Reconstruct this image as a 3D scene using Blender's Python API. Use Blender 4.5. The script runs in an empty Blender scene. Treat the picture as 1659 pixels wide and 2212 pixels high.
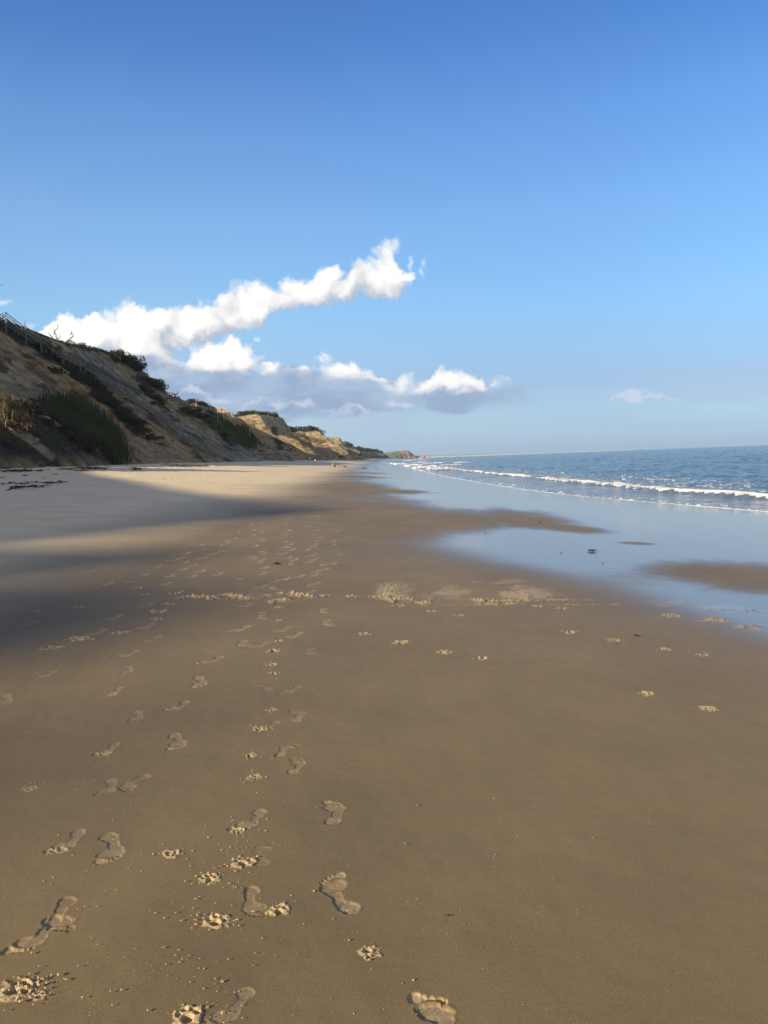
import bpy, math, random
import numpy as np
from mathutils import Matrix, Vector
R = math.radians
scene = bpy.context.scene
COL = scene.collection
rng = np.random.default_rng(7)
random.seed(7)

# ---------------------------------------------------------------- camera, world, sun, exposure
CAM_Z = 1.5
cam_data = bpy.data.cameras.new("camera")
cam = bpy.data.objects.new("camera", cam_data); COL.objects.link(cam)
cam_m = Matrix.Rotation(R(2.19), 4, 'Z') @ Matrix.Rotation(R(90 - 3.58), 4, 'X') @ Matrix.Rotation(R(-2.07), 4, 'Z')
cam_m.translation = Vector((0, 0, CAM_Z))
cam.matrix_world = cam_m
cam_data.sensor_fit = 'VERTICAL'; cam_data.sensor_height = 36.0; cam_data.lens = 36 * 852 / 1024
cam_data.clip_start = 0.05; cam_data.clip_end = 60000
scene.camera = cam
scene.render.resolution_x = 768; scene.render.resolution_y = 1024
scene.view_settings.view_transform = 'Standard'; scene.view_settings.look = 'None'
scene.view_settings.exposure = 0.68; scene.view_settings.gamma = 1.0
scene.view_settings.use_curve_mapping = False
scene.cycles.max_bounces = 6; scene.cycles.transparent_max_bounces = 12

SUN_AZ = 48.0      # the sunlight travels towards +Y turned 48 degrees to +X
SUN_EL = 21.0
sun_d = bpy.data.lights.new("sun", 'SUN'); sun_d.energy = 5.0; sun_d.angle = R(0.7); sun_d.color = (1.0, 0.84, 0.62)
sun = bpy.data.objects.new("sun", sun_d); COL.objects.link(sun)
trav = Vector((math.sin(R(SUN_AZ)) * math.cos(R(SUN_EL)), math.cos(R(SUN_AZ)) * math.cos(R(SUN_EL)), -math.sin(R(SUN_EL))))
sun.rotation_euler = trav.to_track_quat('-Z', 'Y').to_euler()

# ---- helpers between the photograph's pixels (1659 wide) and directions from the viewpoint, used to survey the place
CM = np.array(cam_m.to_3x3())
def ray(u, v):
    k = 768 / 1659.
    return CM @ np.array([(u * k - 384) / 852, -(v * k - 512) / 852, -1.0])
def project(x, y, z):
    P = np.stack([x, y, z - CAM_Z], -1) @ CM
    w = np.minimum(P[..., 2], -1e-3)
    k = 1659 / 768.
    return (384 + 852 * P[..., 0] / -w) * k, (512 - 852 * P[..., 1] / -w) * k
def src(a, b): return a * 0.57604, b * 0.57604

# ---------------------------------------------------------------- node helper
class NT:
    flat = False
    def __init__(s, tree): s.t = tree; s.n = tree.nodes; s.l = tree.links
    def node(s, typ, **kw):
        n = s.n.new(typ)
        for k, v in kw.items(): setattr(n, k, v)
        return n
    def put(s, sock, val):
        if isinstance(val, bpy.types.NodeSocket): s.l.new(val, sock)
        elif val is not None:
            if sock.type == 'RGBA' and len(val) == 3: val = (*val, 1)
            sock.default_value = val
    def m(s, op, a, b=None, c=None, clamp=False):
        n = s.node('ShaderNodeMath', operation=op, use_clamp=clamp)
        s.put(n.inputs[0], a)
        if b is not None: s.put(n.inputs[1], b)
        if c is not None: s.put(n.inputs[2], c)
        return n.outputs[0]
    def vm(s, op, a, b=None, scale=None):
        n = s.node('ShaderNodeVectorMath', operation=op)
        s.put(n.inputs[0], a)
        if b is not None: s.put(n.inputs[1], b)
        if scale is not None: s.put(n.inputs['Scale'], scale)
        return n.outputs['Value'] if op in ('LENGTH', 'DISTANCE', 'DOT_PRODUCT') else n.outputs['Vector']
    def mix(s, f, a, b, blend='MIX'):
        n = s.node('ShaderNodeMix', data_type='RGBA', blend_type=blend)
        s.put(n.inputs[0], f); s.put(n.inputs[6], a); s.put(n.inputs[7], b)
        return n.outputs[2]
    def ramp(s, x, lo, hi, a=0., b=1., smooth=True):
        n = s.node('ShaderNodeMapRange', interpolation_type='SMOOTHSTEP' if smooth else 'LINEAR')
        s.put(n.inputs[0], x); n.inputs[1].default_value = lo; n.inputs[2].default_value = hi
        n.inputs[3].default_value = a; n.inputs[4].default_value = b
        return n.outputs[0]
    def noise(s, vec, scale, detail=4, rough=0.5, col=False):
        n = s.node('ShaderNodeTexNoise', noise_dimensions='2D' if s.flat else '3D'); s.put(n.inputs['Vector'], vec)
        n.inputs['Scale'].default_value = scale; n.inputs['Detail'].default_value = detail; n.inputs['Roughness'].default_value = rough
        return n.outputs['Color'] if col else n.outputs[0]
    def attr(s, name): return s.node('ShaderNodeAttribute', attribute_name=name).outputs['Fac']
    def comb(s, x, y, z):
        n = s.node('ShaderNodeCombineXYZ')
        for i, v in enumerate((x, y, z)): s.put(n.inputs[i], v)
        return n.outputs[0]
    def scalev(s, vec, sx, sy, sz): return s.vm('MULTIPLY', vec, (sx, sy, sz))

# ---------------------------------------------------------------- world: Nishita sky + distant clouds, all by direction
world = bpy.data.worlds.new("World"); scene.world = world; world.use_nodes = True
W = NT(world.node_tree); W.flat = True; W.n.clear()
world.cycles.sampling_method = 'MANUAL'; world.cycles.sample_map_resolution = 512
sky = W.node('ShaderNodeTexSky', sky_type='NISHITA'); sky.sun_disc = False
sky.sun_elevation = R(SUN_EL); sky.sun_rotation = R(180 + SUN_AZ); sky.air_density = 1.0; sky.dust_density = 0.6; sky.ozone_density = 2.0
geo = W.node('ShaderNodeTexCoord').outputs['Generated']
sep = W.node('ShaderNodeSeparateXYZ'); W.l.new(geo, sep.inputs[0])
dx, dy, dz = sep.outputs
yy = W.m('MAXIMUM', dy, 0.05)
P0 = W.comb(W.m('DIVIDE', dx, yy), W.m('DIVIDE', dz, yy), 0.0)
def dirxz(u, v):
    d = ray(u, v); return d[0] / d[1], d[2] / d[1]
# cloud clumps: (u, v, half width, half height) read off the photograph
K = 1 / 1841.
def blobs(lst, g=1.0):
    out = []
    for u, v, a, b in lst:
        X, Z = dirxz(u, v); out.append((X, Z, a * K * g, b * K * g))
    return out
A = blobs([(850, 556, 24, 40), (846, 575, 30, 40), (838, 592, 40, 36), (864, 592, 30, 24), (800, 612, 52, 34), (745, 622, 50, 34), (712, 600, 40, 34), (690, 628, 60, 34), (640, 640, 52, 30), (590, 648, 58, 34),
           (540, 662, 60, 38), (497, 650, 44, 30), (490, 680, 56, 38), (450, 700, 52, 42), (400, 712, 54, 42), (345, 708, 58, 40), (300, 730, 64, 66), (318, 758, 60, 52),
           (220, 728, 60, 54), (150, 728, 60, 52), (185, 750, 80, 54), (265, 762, 60, 40), (105, 735, 34, 28), (320, 770, 30, 24), (560, 655, 60, 36), (660, 632, 60, 36), (770, 612, 56, 32)], 1.30)
B = blobs([(490, 762, 40, 30), (455, 780, 56, 34), (410, 788, 58, 24), (372, 795, 54, 18), (515, 788, 50, 22), (600, 808, 34, 12), (590, 790, 18, 18),
           (740, 812, 52, 18), (800, 822, 60, 18), (850, 832, 50, 14), (690, 812, 44, 14), (975, 832, 44, 20), (1030, 836, 44, 20), (1062, 826, 18, 14), (935, 838, 34, 16), (1000, 850, 60, 16), (640, 812, 60, 12), (900, 838, 60, 12)], 1.55)
SB = blobs([(600, 880, 46, 17), (560, 868, 50, 12), (480, 858, 70, 13), (660, 880, 50, 13), (420, 853, 60, 10), (760, 880, 70, 10), (870, 870, 60, 12), (1370, 858, 50, 8), (1420, 857, 50, 8), (1455, 858, 20, 6), (1340, 860, 30, 5)])
WI = blobs([(918, 568, 13, 26), (912, 592, 7, 16), (886, 575, 12, 22), (558, 742, 12, 9), (684, 786, 30, 14), (596, 784, 16, 14), (5, 650, 26, 12), (700, 776, 20, 8), (60, 700, 60, 16)])
GB = blobs([(520, 846, 230, 42), (700, 862, 260, 30), (950, 866, 150, 16), (300, 830, 80, 50), (420, 838, 120, 36), (640, 850, 190, 30), (770, 858, 170, 22), (350, 825, 70, 34), (560, 880, 240, 26), (900, 868, 170, 18)], 1.15)
def group_field(name, lst):
    g = bpy.data.node_groups.new(name, 'ShaderNodeTree')
    g.interface.new_socket('P', in_out='INPUT', socket_type='NodeSocketVector')
    g.interface.new_socket('F', in_out='OUTPUT', socket_type='NodeSocketFloat')
    G = NT(g); gi = G.node('NodeGroupInput'); go = G.node('NodeGroupOutput')
    acc = None
    for X, Z, a, b in lst:
        q = G.vm('MULTIPLY', G.vm('SUBTRACT', gi.outputs[0], (X, Z, 0)), (1 / a, 1 / b, 0))
        f = G.m('SUBTRACT', 1.0, G.vm('LENGTH', q))
        f = G.m('MULTIPLY', f, max(min(a, b), .014) * 50)      # field in comparable size units
        acc = f if acc is None else G.m('SMOOTH_MAX', acc, f, 0.10)
    G.l.new(acc, go.inputs[0]); return g
def field(g, P):
    n = W.node('ShaderNodeGroup'); n.node_tree = g; W.put(n.inputs[0], P); return n.outputs[0]
# turbulence warps the clumps into cauliflower edges
def puff(P, seed):
    w1 = W.noise(W.vm('ADD', P, (seed, 0, 0)), 19, 7, 0.62, col=True)
    w1 = W.vm('SCALE', W.vm('SUBTRACT', w1, (0.5, 0.5, 0.5)), scale=0.044)
    return W.vm('ADD', P, w1)
def billow(P, sc):
    n = W.node('ShaderNodeTexVoronoi', feature='F1', voronoi_dimensions='2D'); W.put(n.inputs['Vector'], P); n.inputs['Scale'].default_value = sc
    n.inputs['Detail'].default_value = 2.0; n.inputs['Roughness'].default_value = 0.5
    return n.outputs['Distance']
def cloud(lst, seed, soft, amp, lo, hi, white, grey):
    g = group_field('clumps%d' % seed, lst)
    Pw = puff(P0, seed)
    off = W.vm('ADD', Pw, (-0.008, 0.020, 0))           # towards the sun: up and to the left
    bl = billow(Pw, 26)
    F = W.m('ADD', field(g, Pw), W.m('MULTIPLY', W.m('SUBTRACT', 0.52, bl), amp))
    F2 = W.m('ADD', field(g, off), W.m('MULTIPLY', W.m('SUBTRACT', 0.52, billow(off, 26)), amp))
    alpha = W.ramp(F, 0.0, soft)
    d = W.m('ADD', W.m('SUBTRACT', F, F2), W.m('MULTIPLY', W.m('SUBTRACT', W.noise(W.vm('ADD', P0, (seed, 2, 0)), 17, 3, .5), .52), 3.2))                            # >0 where the sunward side is thinner
    lit = W.ramp(d, lo, hi)
    return alpha, W.mix(lit, grey, white)
hz = W.m('MAXIMUM', dz, 0.0)
BACK_FILL = 5.4
# clearer, bluer air than the model's towards the horizon
cr = W.node('ShaderNodeValToRGB'); W.put(cr.inputs[0], dz); el_ = cr.color_ramp.elements
AIR = [(0.0, (.53, .67, 1.0)), (0.012, (.53, .67, 1.0)), (0.035, (.56, .64, .82)), (0.08, (.60, .545, .63)), (0.12, (.68, .65, .69)), (0.166, (.75, .77, .77)), (0.268, (.86, .85, .85)), (0.36, (.80, .83, .89)), (0.434, (.62, .72, .85)), (0.65, (.44, .58, .78))]
while len(el_) < len(AIR): el_.new(0.5)
for e_, (ps, cl) in zip(el_, AIR): e_.position = ps; e_.color = (cl[0] * (.80 - .12 * min(1, ps / .5)), cl[1] * (.96 + .05 * min(1, ps / .3)), cl[2] * (1.16 + .20 * min(1, ps / .5)), 1)
base = W.mix(1.0, sky.outputs[0], cr.outputs[0], 'MULTIPLY')
side = W.m('MULTIPLY', W.ramp(dx, 0.25, -0.42), W.ramp(dz, 0.66, 0.10))      # paler low sky inland
base = W.mix(side, base, W.mix(1.0, base, (1.55, 1.38, 1.26), 'MULTIPLY'))
# behind the viewpoint, unseen: warm haze and broken cloud added as fill light
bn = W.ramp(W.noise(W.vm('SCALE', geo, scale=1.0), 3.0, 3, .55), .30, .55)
back = W.mix(bn, W.mix(1.0, sky.outputs[0], (1.0, .92, .66), 'MULTIPLY'), (BACK_FILL * .56, BACK_FILL * .50, BACK_FILL * .44))
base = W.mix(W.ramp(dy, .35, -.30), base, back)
SKYB = 0.1      # background strength; cloud colours below are in the same units as the sky node
def c(r, g_, b): k = 1 / SKYB; return (r * k, g_ * k, b * k)
white = c(0.66, 0.645, 0.63); warm = c(0.64, 0.63, 0.64)
# grey bank low over the cliffs
gg = group_field('bank', GB)
Pg = W.vm('ADD', P0, W.vm('SCALE', W.vm('SUBTRACT', W.noise(W.scalev(P0, 1, 2.2, 1), 16, 5, 0.55, col=True), (0.5, 0.5, 0.5)), scale=0.05))
FG = field(gg, Pg)
aG = W.m('MULTIPLY', W.ramp(FG, -0.30, 0.50), 0.88)
bankcol = W.mix(W.ramp(W.noise(W.scalev(P0, 1, 3, 1), 13, 4), 0.35, 0.65), c(0.195, 0.26, 0.375), c(0.255, 0.325, 0.44))
colr = base
# long thin haze band reaching to the right
hb = W.m('MULTIPLY', W.ramp(dz, -0.02, 0.012), W.ramp(dz, 0.098, 0.055))
hn = W.ramp(W.noise(W.scalev(P0, 1.2, 9, 1), 3.0, 5, 0.5), 0.36, 0.62)
colr = W.mix(W.m('MULTIPLY', W.m('MULTIPLY', hb, W.m('ADD', W.m('MULTIPLY', hn, .6), .4)), 0.6), colr, c(0.275, 0.35, 0.465))
a, cc = cloud(WI, 5, 0.9, 0.35, -0.5, 0.5, c(0.62, 0.66, 0.72), c(0.45, 0.53, 0.64))
colr = W.mix(W.m('MULTIPLY', a, 0.8), colr, cc)
a, cc = cloud(A, 1, 0.46, 0.70, -1.0, 0.85, white, c(0.31, 0.34, 0.405))
colr = W.mix(a, colr, cc)
a, cc = cloud(B, 2, 0.46, 0.60, -1.0, 0.7, white, c(0.27, 0.30, 0.37))
colr = W.mix(a, colr, cc)
colr = W.mix(aG, colr, bankcol)
a, cc = cloud(SB, 3, 0.6, 0.35, -0.5, 0.5, c(0.46, 0.48, 0.55), c(0.32, 0.38, 0.48))
colr = W.mix(W.m('MULTIPLY', a, 0.6), colr, cc)
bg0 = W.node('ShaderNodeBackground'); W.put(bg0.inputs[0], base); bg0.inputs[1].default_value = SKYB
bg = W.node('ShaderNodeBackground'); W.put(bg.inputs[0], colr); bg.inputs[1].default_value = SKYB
# clouds stand only in one part of the sky: low, over the coast ahead
inb = W.m('MULTIPLY', W.m('GREATER_THAN', dy, 0.5), W.m('MULTIPLY', W.m('GREATER_THAN', dz, 0.0), W.m('LESS_THAN', dz, 0.34)))
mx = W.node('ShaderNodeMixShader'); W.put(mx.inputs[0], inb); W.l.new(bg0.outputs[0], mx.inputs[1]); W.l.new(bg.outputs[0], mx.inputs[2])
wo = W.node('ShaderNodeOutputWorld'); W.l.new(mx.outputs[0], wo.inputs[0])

# ---------------------------------------------------------------- numpy noise
_perm = np.random.default_rng(3).permutation(256); _perm = np.concatenate([_perm, _perm, _perm])
_ga = np.random.default_rng(4).uniform(0, 2 * np.pi, 256); _gx = np.cos(_ga); _gy = np.sin(_ga)
def perlin(x, y):
    xi = np.floor(x).astype(np.int64); yi = np.floor(y).astype(np.int64)
    xf = x - xi; yf = y - yi; X = xi & 255; Y = yi & 255
    u = xf * xf * xf * (xf * (xf * 6 - 15) + 10); v = yf * yf * yf * (yf * (yf * 6 - 15) + 10)
    def g(ix, iy, fx, fy):
        h = _perm[_perm[ix & 255] + (iy & 255)]; return _gx[h] * fx + _gy[h] * fy
    a = g(X, Y, xf, yf); b = g(X + 1, Y, xf - 1, yf); c_ = g(X, Y + 1, xf, yf - 1); d = g(X + 1, Y + 1, xf - 1, yf - 1)
    return (a + (b - a) * u) * (1 - v) + (c_ + (d - c_) * u) * v
def fbm(x, y, o=4, gain=0.5):
    s = 0; a = 1.0; f = 1.0
    for i in range(o):
        s = s + a * perlin(x * f + 17.3 * i, y * f - 9.1 * i); a *= gain; f *= 2.03
    return s
def sstep(x, a, b):
    t = np.clip((x - a) / (b - a), 0, 1); return t * t * (3 - 2 * t)

# ---------------------------------------------------------------- object helpers
def tag(o, label=None, cat=None, group=None, kind=None):
    if label: o['label'] = label
    if cat: o['category'] = cat
    if group: o['group'] = group
    if kind: o['kind'] = kind
    return o
def mesh_np(name, V, F, mat, attrs=None, parent=None, smooth=True, loc=None):
    me = bpy.data.meshes.new(name)
    V = np.asarray(V, dtype=np.float32); F = np.asarray(F, dtype=np.int32)
    me.vertices.add(len(V)); me.vertices.foreach_set('co', V.ravel())
    k = F.shape[1]
    me.loops.add(F.size); me.loops.foreach_set('vertex_index', F.ravel())
    me.polygons.add(len(F)); me.polygons.foreach_set('loop_start', np.arange(0, F.size, k, dtype=np.int32))
    me.polygons.foreach_set('use_smooth', np.full(len(F), smooth))
    me.update(calc_edges=True)
    if attrs:
        for an, av in attrs.items():
            at = me.attributes.new(an, 'FLOAT', 'POINT'); at.data.foreach_set('value', np.asarray(av, dtype=np.float32).ravel())
    if mat: me.materials.append(mat)
    o = bpy.data.objects.new(name, me); COL.objects.link(o)
    if parent: o.parent = parent
    if loc is not None: o.location = loc
    return o
def grid_faces(nr, nc, wrap=False):
    i = np.arange(nr - 1)[:, None]; j = np.arange(nc if wrap else nc - 1)[None, :]
    j2 = (j + 1) % nc
    return np.stack([i * nc + j, i * nc + j2, (i + 1) * nc + j2, (i + 1) * nc + j], -1).reshape(-1, 4)
def empty(name, loc=(0, 0, 0), rz=0):
    o = bpy.data.objects.new(name, None); COL.objects.link(o); o.location = loc; o.rotation_euler = (0, 0, rz); return o
def copy_tree(o, parent=None):
    c_ = o.copy(); COL.objects.link(c_)
    if parent: c_.parent = parent
    for ch in list(o.children): copy_tree(ch, c_)
    return c_
class MB:
    def __init__(s): s.v = []; s.f = []
    def box(s, cx, cy, cz, sx, sy, sz, M=None):
        b = len(s.v)
        for z in (-1, 1):
            for x, y in ((-1, -1), (1, -1), (1, 1), (-1, 1)):
                p = Vector((cx + x * sx / 2, cy + y * sy / 2, cz + z * sz / 2)); s.v.append(tuple(M @ p) if M else tuple(p))
        s.f += [[b, b + 3, b + 2, b + 1], [b + 4, b + 5, b + 6, b + 7], [b, b + 1, b + 5, b + 4], [b + 1, b + 2, b + 6, b + 5], [b + 2, b + 3, b + 7, b + 6], [b + 3, b, b + 4, b + 7]]
    def bar(s, p, q, w, h):
        p = Vector(p); q = Vector(q); d = (q - p); L = d.length; d.normalize()
        up = Vector((0, 0, 1)) if abs(d.z) < 0.95 else Vector((1, 0, 0))
        sd = d.cross(up).normalized(); up = sd.cross(d)
        b = len(s.v)
        for e in (p, q):
            for x, y in ((-1, -1), (1, -1), (1, 1), (-1, 1)): s.v.append(tuple(e + sd * x * w / 2 + up * y * h / 2))
        s.f += [[b, b + 1, b + 2, b + 3], [b + 4, b + 7, b + 6, b + 5], [b, b + 4, b + 5, b + 1], [b + 1, b + 5, b + 6, b + 2], [b + 2, b + 6, b + 7, b + 3], [b + 3, b + 7, b + 4, b]]
    def tube(s, pts, rad, n=6):
        rings = []
        for i, p in enumerate(pts):
            p = Vector(p); d = (Vector(pts[min(i + 1, len(pts) - 1)]) - Vector(pts[max(i - 1, 0)])).normalized()
            a = d.cross(Vector((0.3, 0.9, 0.2))).normalized(); b2 = d.cross(a); b = len(s.v)
            for k in range(n):
                t = 2 * math.pi * k / n; s.v.append(tuple(p + (a * math.cos(t) + b2 * math.sin(t)) * rad[i]))
            rings.append(b)
        for i in range(len(rings) - 1):
            for k in range(n):
                k2 = (k + 1) % n; s.f.append([rings[i] + k, rings[i] + k2, rings[i + 1] + k2, rings[i + 1] + k])
        for r0, rev in ((rings[0], 1), (rings[-1], 0)):
            f = [r0 + k for k in range(n)]; f = f[::-1] if rev else f
            for k in range(1, n - 1): s.f.append([f[0], f[k], f[k + 1]])
    def build(s, name, mat, parent=None, smooth=False):
        me = bpy.data.meshes.new(name); me.from_pydata(s.v, [], s.f); me.materials.append(mat)
        if smooth: me.polygons.foreach_set('use_smooth', [True] * len(me.polygons))
        me.update(); o = bpy.data.objects.new(name, me); COL.objects.link(o)
        if parent: o.parent = parent
        return o
def new_mat(name):
    m = bpy.data.materials.new(name); m.use_nodes = True
    n = NT(m.node_tree); n.n.clear()
    p = n.node('ShaderNodeBsdfPrincipled'); o = n.node('ShaderNodeOutputMaterial'); n.l.new(p.outputs[0], o.inputs[0])
    return m, n, p
def bump(n, p, h, strength, dist):
    b = n.node('ShaderNodeBump'); b.inputs['Strength'].default_value = strength if not isinstance(strength, bpy.types.NodeSocket) else 1
    if isinstance(strength, bpy.types.NodeSocket): n.l.new(strength, b.inputs['Strength'])
    b.inputs['Distance'].default_value = dist; n.put(b.inputs['Height'], h); n.l.new(b.outputs[0], p.inputs['Normal'])

# ---------------------------------------------------------------- the lie of the land
SEA = -0.5
_sy = [-400, -50, 0, 12, 24, 29, 38, 47, 60, 84, 138, 194, 300, 450, 670, 900, 1200, 1600, 2200, 6000]
_sx = [30, 20, 14, 12.3, 10.9, 9.6, 7.4, 6.0, 4.9, 2.9, 0.3, -1.7, -8, -18, -29, -24, -12, -4, 8, 8]
def shore(y): return np.interp(y, _sy, _sx)
_bx = [-400, -60, -45, -38, -25, -12, -4, 0, 4, 7.5, 10.9, 16, 30, 60, 300]
_bz = [2.6, 2.5, 2.3, 1.95, 1.3, .55, .12, 0, -.13, -.30, SEA, -.85, -1.6, -2.5, -6]
def beach_z(x, y):
    s = shore(y); xe = np.where(x > s, x - s + 10.9, -45 + (x + 45) * (55.9 / (s + 45)))
    return np.interp(xe, _bx, _bz)
def ground_hit(u, v):
    d = ray(u, v)
    t = np.geomspace(0.8, 4000, 6000); z = CAM_Z + d[2] * t - beach_z(d[0] * t, d[1] * t)
    i = int(np.argmax(z < 0)); t0, t1 = t[i - 1], t[i]; z0, z1 = z[i - 1], z[i]
    tt = t0 + (t1 - t0) * z0 / (z0 - z1)
    return np.array([d[0] * tt, d[1] * tt, CAM_Z + d[2] * tt])

#@@BEACH
# wet film on the low beach: returns 0..1
def wetness(x, y):
    u, v = project(x, y, beach_z(x, y))
    xw = np.interp(y, [0, 4.5, 6.8, 9.6, 12, 14.4, 18, 22, 27, 54, 100, 200, 400, 900], [5.2, 3.9, 2.75, 2.0, .85, .35, .3, .5, -.9, -3.4, -7.5, -13, -22, -40])
    xw = xw + 0.35 * fbm(x * .35, y * .12, 3) * np.clip(y / 12, .4, 3)
    q_ = (x - xw) / (0.55 + y * 0.045); w = .72 * sstep(q_, -0.7, 1.3) + .28 * sstep(q_, -3.5, .8)
    def island(cu, cv, a, b, tilt=0.0, soft=1.05):
        n = 0.30 * fbm(x * .6 + cu, y * .25, 4) + .12 * fbm(u * .02, v * .25 + cu, 3)
        du = u - cu; dv = v - cv - tilt * du
        return 1 - sstep(np.sqrt((du / a) ** 2 + (dv / b) ** 2) + n, max(1 - soft, .1), 1.0 + soft * .45)
    isl = np.maximum.reduce([island(960, 1124, 200, 25, .01), island(1130, 1122, 130, 22, .10), island(1225, 1140, 120, 11, .10), island(820, 1120, 190, 40, .02),
                             island(1560, 1240, 230, 34, .02), island(1690, 1250, 200, 40, .02), island(865, 1062, 75, 5.5, .03), island(760, 1056, 90, 14, .02), island(1375, 1174, 50, 4, .05),
                             0.8 * island(780, 1030, 60, 2.2, .04), .7 * island(800, 1022, 50, 1.5, .02)])
    return np.clip(w * (1 - 0.95 * isl), 0, 1)

def foot_mask(a, b, side):
    # a: across (+ = towards the big toe side after side flip), b: along, heel -0.5 .. toe 0.5
    a = a * side
    def el(ca, cb, ra, rb, rot=0):
        da = a - ca; db = b - cb; cr, sr = math.cos(rot), math.sin(rot)
        return ((da * cr + db * sr) / ra) ** 2 + ((-da * sr + db * cr) / rb) ** 2
    def s(e, k=0.55): return 1 - sstep(e, k, 1.25)
    sole = np.maximum.reduce([s(el(-.02, -.36, .125, .15)), 0.72 * s(el(-.075, -.12, .075, .24)), s(el(-.03, .17, .185, .13, .25)), 0.8 * s(el(-.10, .06, .09, .14))])
    toes = np.maximum.reduce([1.1 * s(el(.125, .385, .068, .085)), s(el(.035, .395, .04, .045)), s(el(-.03, .37, .037, .04)), s(el(-.09, .335, .034, .038)), s(el(-.14, .285, .033, .036))])
    return sole, toes
Z3 = 0.868
def z3(x, y): return src(x * Z3, 2500 + y * Z3)
def za(x, y): return src(x * .904, 1700 + y * .904)
# footprints: (heel, toe, side, strength)  side +1 = big toe to the right of the walking direction
FEET = [(z3(1530, 1055), z3(1415, 895), 1, 1.0), (z3(1428, 680), z3(1440, 575), -1, .9), (src(1650, 3985), src(1600, 3712), -1, 1.5),
        (z3(1130, 615), z3(1015, 712), 1, .7), (z3(348, 702), z3(222, 808), 1, .7), (z3(462, 718), z3(470, 850), 1, .9),
        (z3(640, 466), z3(520, 540), -1, .7), (z3(478, 484), z3(440, 560), 1, .5), (z3(240, 1068), z3(50, 1240), 1, 1.0), (z3(300, 990), z3(255, 1145), -1, .8),
        (z3(500, 326), z3(425, 382), 1, .6), (z3(745, 290), z3(765, 358), 1, .9), (z3(805, 148), z3(725, 190), 1, .9), (z3(850, 45), z3(862, 92), 1, .9),
        (z3(590, 190), z3(582, 238), 1, .5), (z3(235, 18), z3(150, 52), 1, .5), (z3(515, 88), z3(470, 125), 1, .5), (z3(548, 0), z3(545, 32), 1, .6),
        (z3(1090, 945), z3(1115, 1085), -1, .7), (z3(1268, 240), z3(1285, 182), -1, .6), (z3(1215, 378), z3(1255, 345), 1, .8), (z3(1255, 462), z3(1290, 395), -1, .8),
        (z3(1195, 236), z3(1110, 275), 1, .6), (z3(1140, 838), z3(1140, 770), 1, .35), (z3(1290, 80), z3(1215, 120), 1, .5), (z3(1100, 80), z3(1170, 108), 1, .5),
        (z3(1040, 1415), z3(930, 1530), 1, .5), (z3(20, 122), z3(5, 170), 1, .7)]
for (cx, cy, dirx, st) in [(870, 858, 1, 1), (990, 725, 1, .9), (975, 790, -1, .8), (1070, 795, 1, .5), (520, 830, 1, .8), (620, 770, 1, .4), (598, 717, 1, .5), (395, 740, 1, .4), (115, 705, 1, .4),
                           (470, 680, 1, .6), (600, 632, 1, .5), (1080, 555, 1, .9), (1085, 497, 1, .9), (1095, 475, 1, .7), (1070, 453, 1, .7), (765, 452, 1, .8), (700, 508, 1, .7), (650, 470, 1, .6),
                           (685, 540, 1, .6), (800, 465, 1, .6), (760, 480, 1, .6), (1325, 705, -1, .9), (1315, 655, -1, .7), (1305, 490, 1, .6), (1320, 465, -1, .8), (1250, 825, -1, .5), (1210, 755, 1, .7),
                           (1165, 730, 1, .5), (1060, 680, -1, .5), (1015, 630, 1, .6), (730, 580, 1, .7), (595, 505, 1, .5), (440, 540, 1, .5), (375, 490, 1, .5), (1135, 530, 1, .6), (1190, 460, -1, .6),
                           (1300, 505, 1, .7), (1345, 480, 1, .6), (1265, 550, -1, .5), (1110, 560, -1, .4), (1240, 510, 1, .5), (1180, 520, 1, .5), (900, 500, 1, .5), (830, 490, 1, .6), (790, 510, 1, .5), (1305, 540, 1, .5), (1280, 575, 1, .5)]:
    u, v = za(cx, cy); s_ = 12 + (cy - 450) * .035
    FEET.append(((u + s_ * .8, v - s_ * .30), (u - s_ * .8 * dirx, v + s_ * .30), 1 if dirx > 0 else -1, st))
# far prints thin out along the walking lines
_r = np.random.default_rng(21)
for line, n in (((1060, 1090, 450, 250), 17), ((1190, 1180, 450, 250), 19), ((1290, 1310, 450, 250), 16), ((850, 1100, 440, 250), 10), ((700, 1000, 450, 330), 7), ((1350, 1420, 450, 280), 6)):
    for i in range(n):
        t = (i + _r.uniform(-.3, .3)) / n
        cx = line[0] + (line[1] - line[0]) * t + _r.normal() * 17; cy = line[2] + (line[3] - line[2]) * t + _r.normal() * 4
        u, v = za(cx, cy); s_ = 5.5 + (cy - 250) * .03
        FEET.append(((u + s_ * _r.uniform(.3, 1), v - s_ * .2), (u - s_ * _r.uniform(.3, 1), v + s_ * .2), 1, _r.uniform(.6, 1)))
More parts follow.
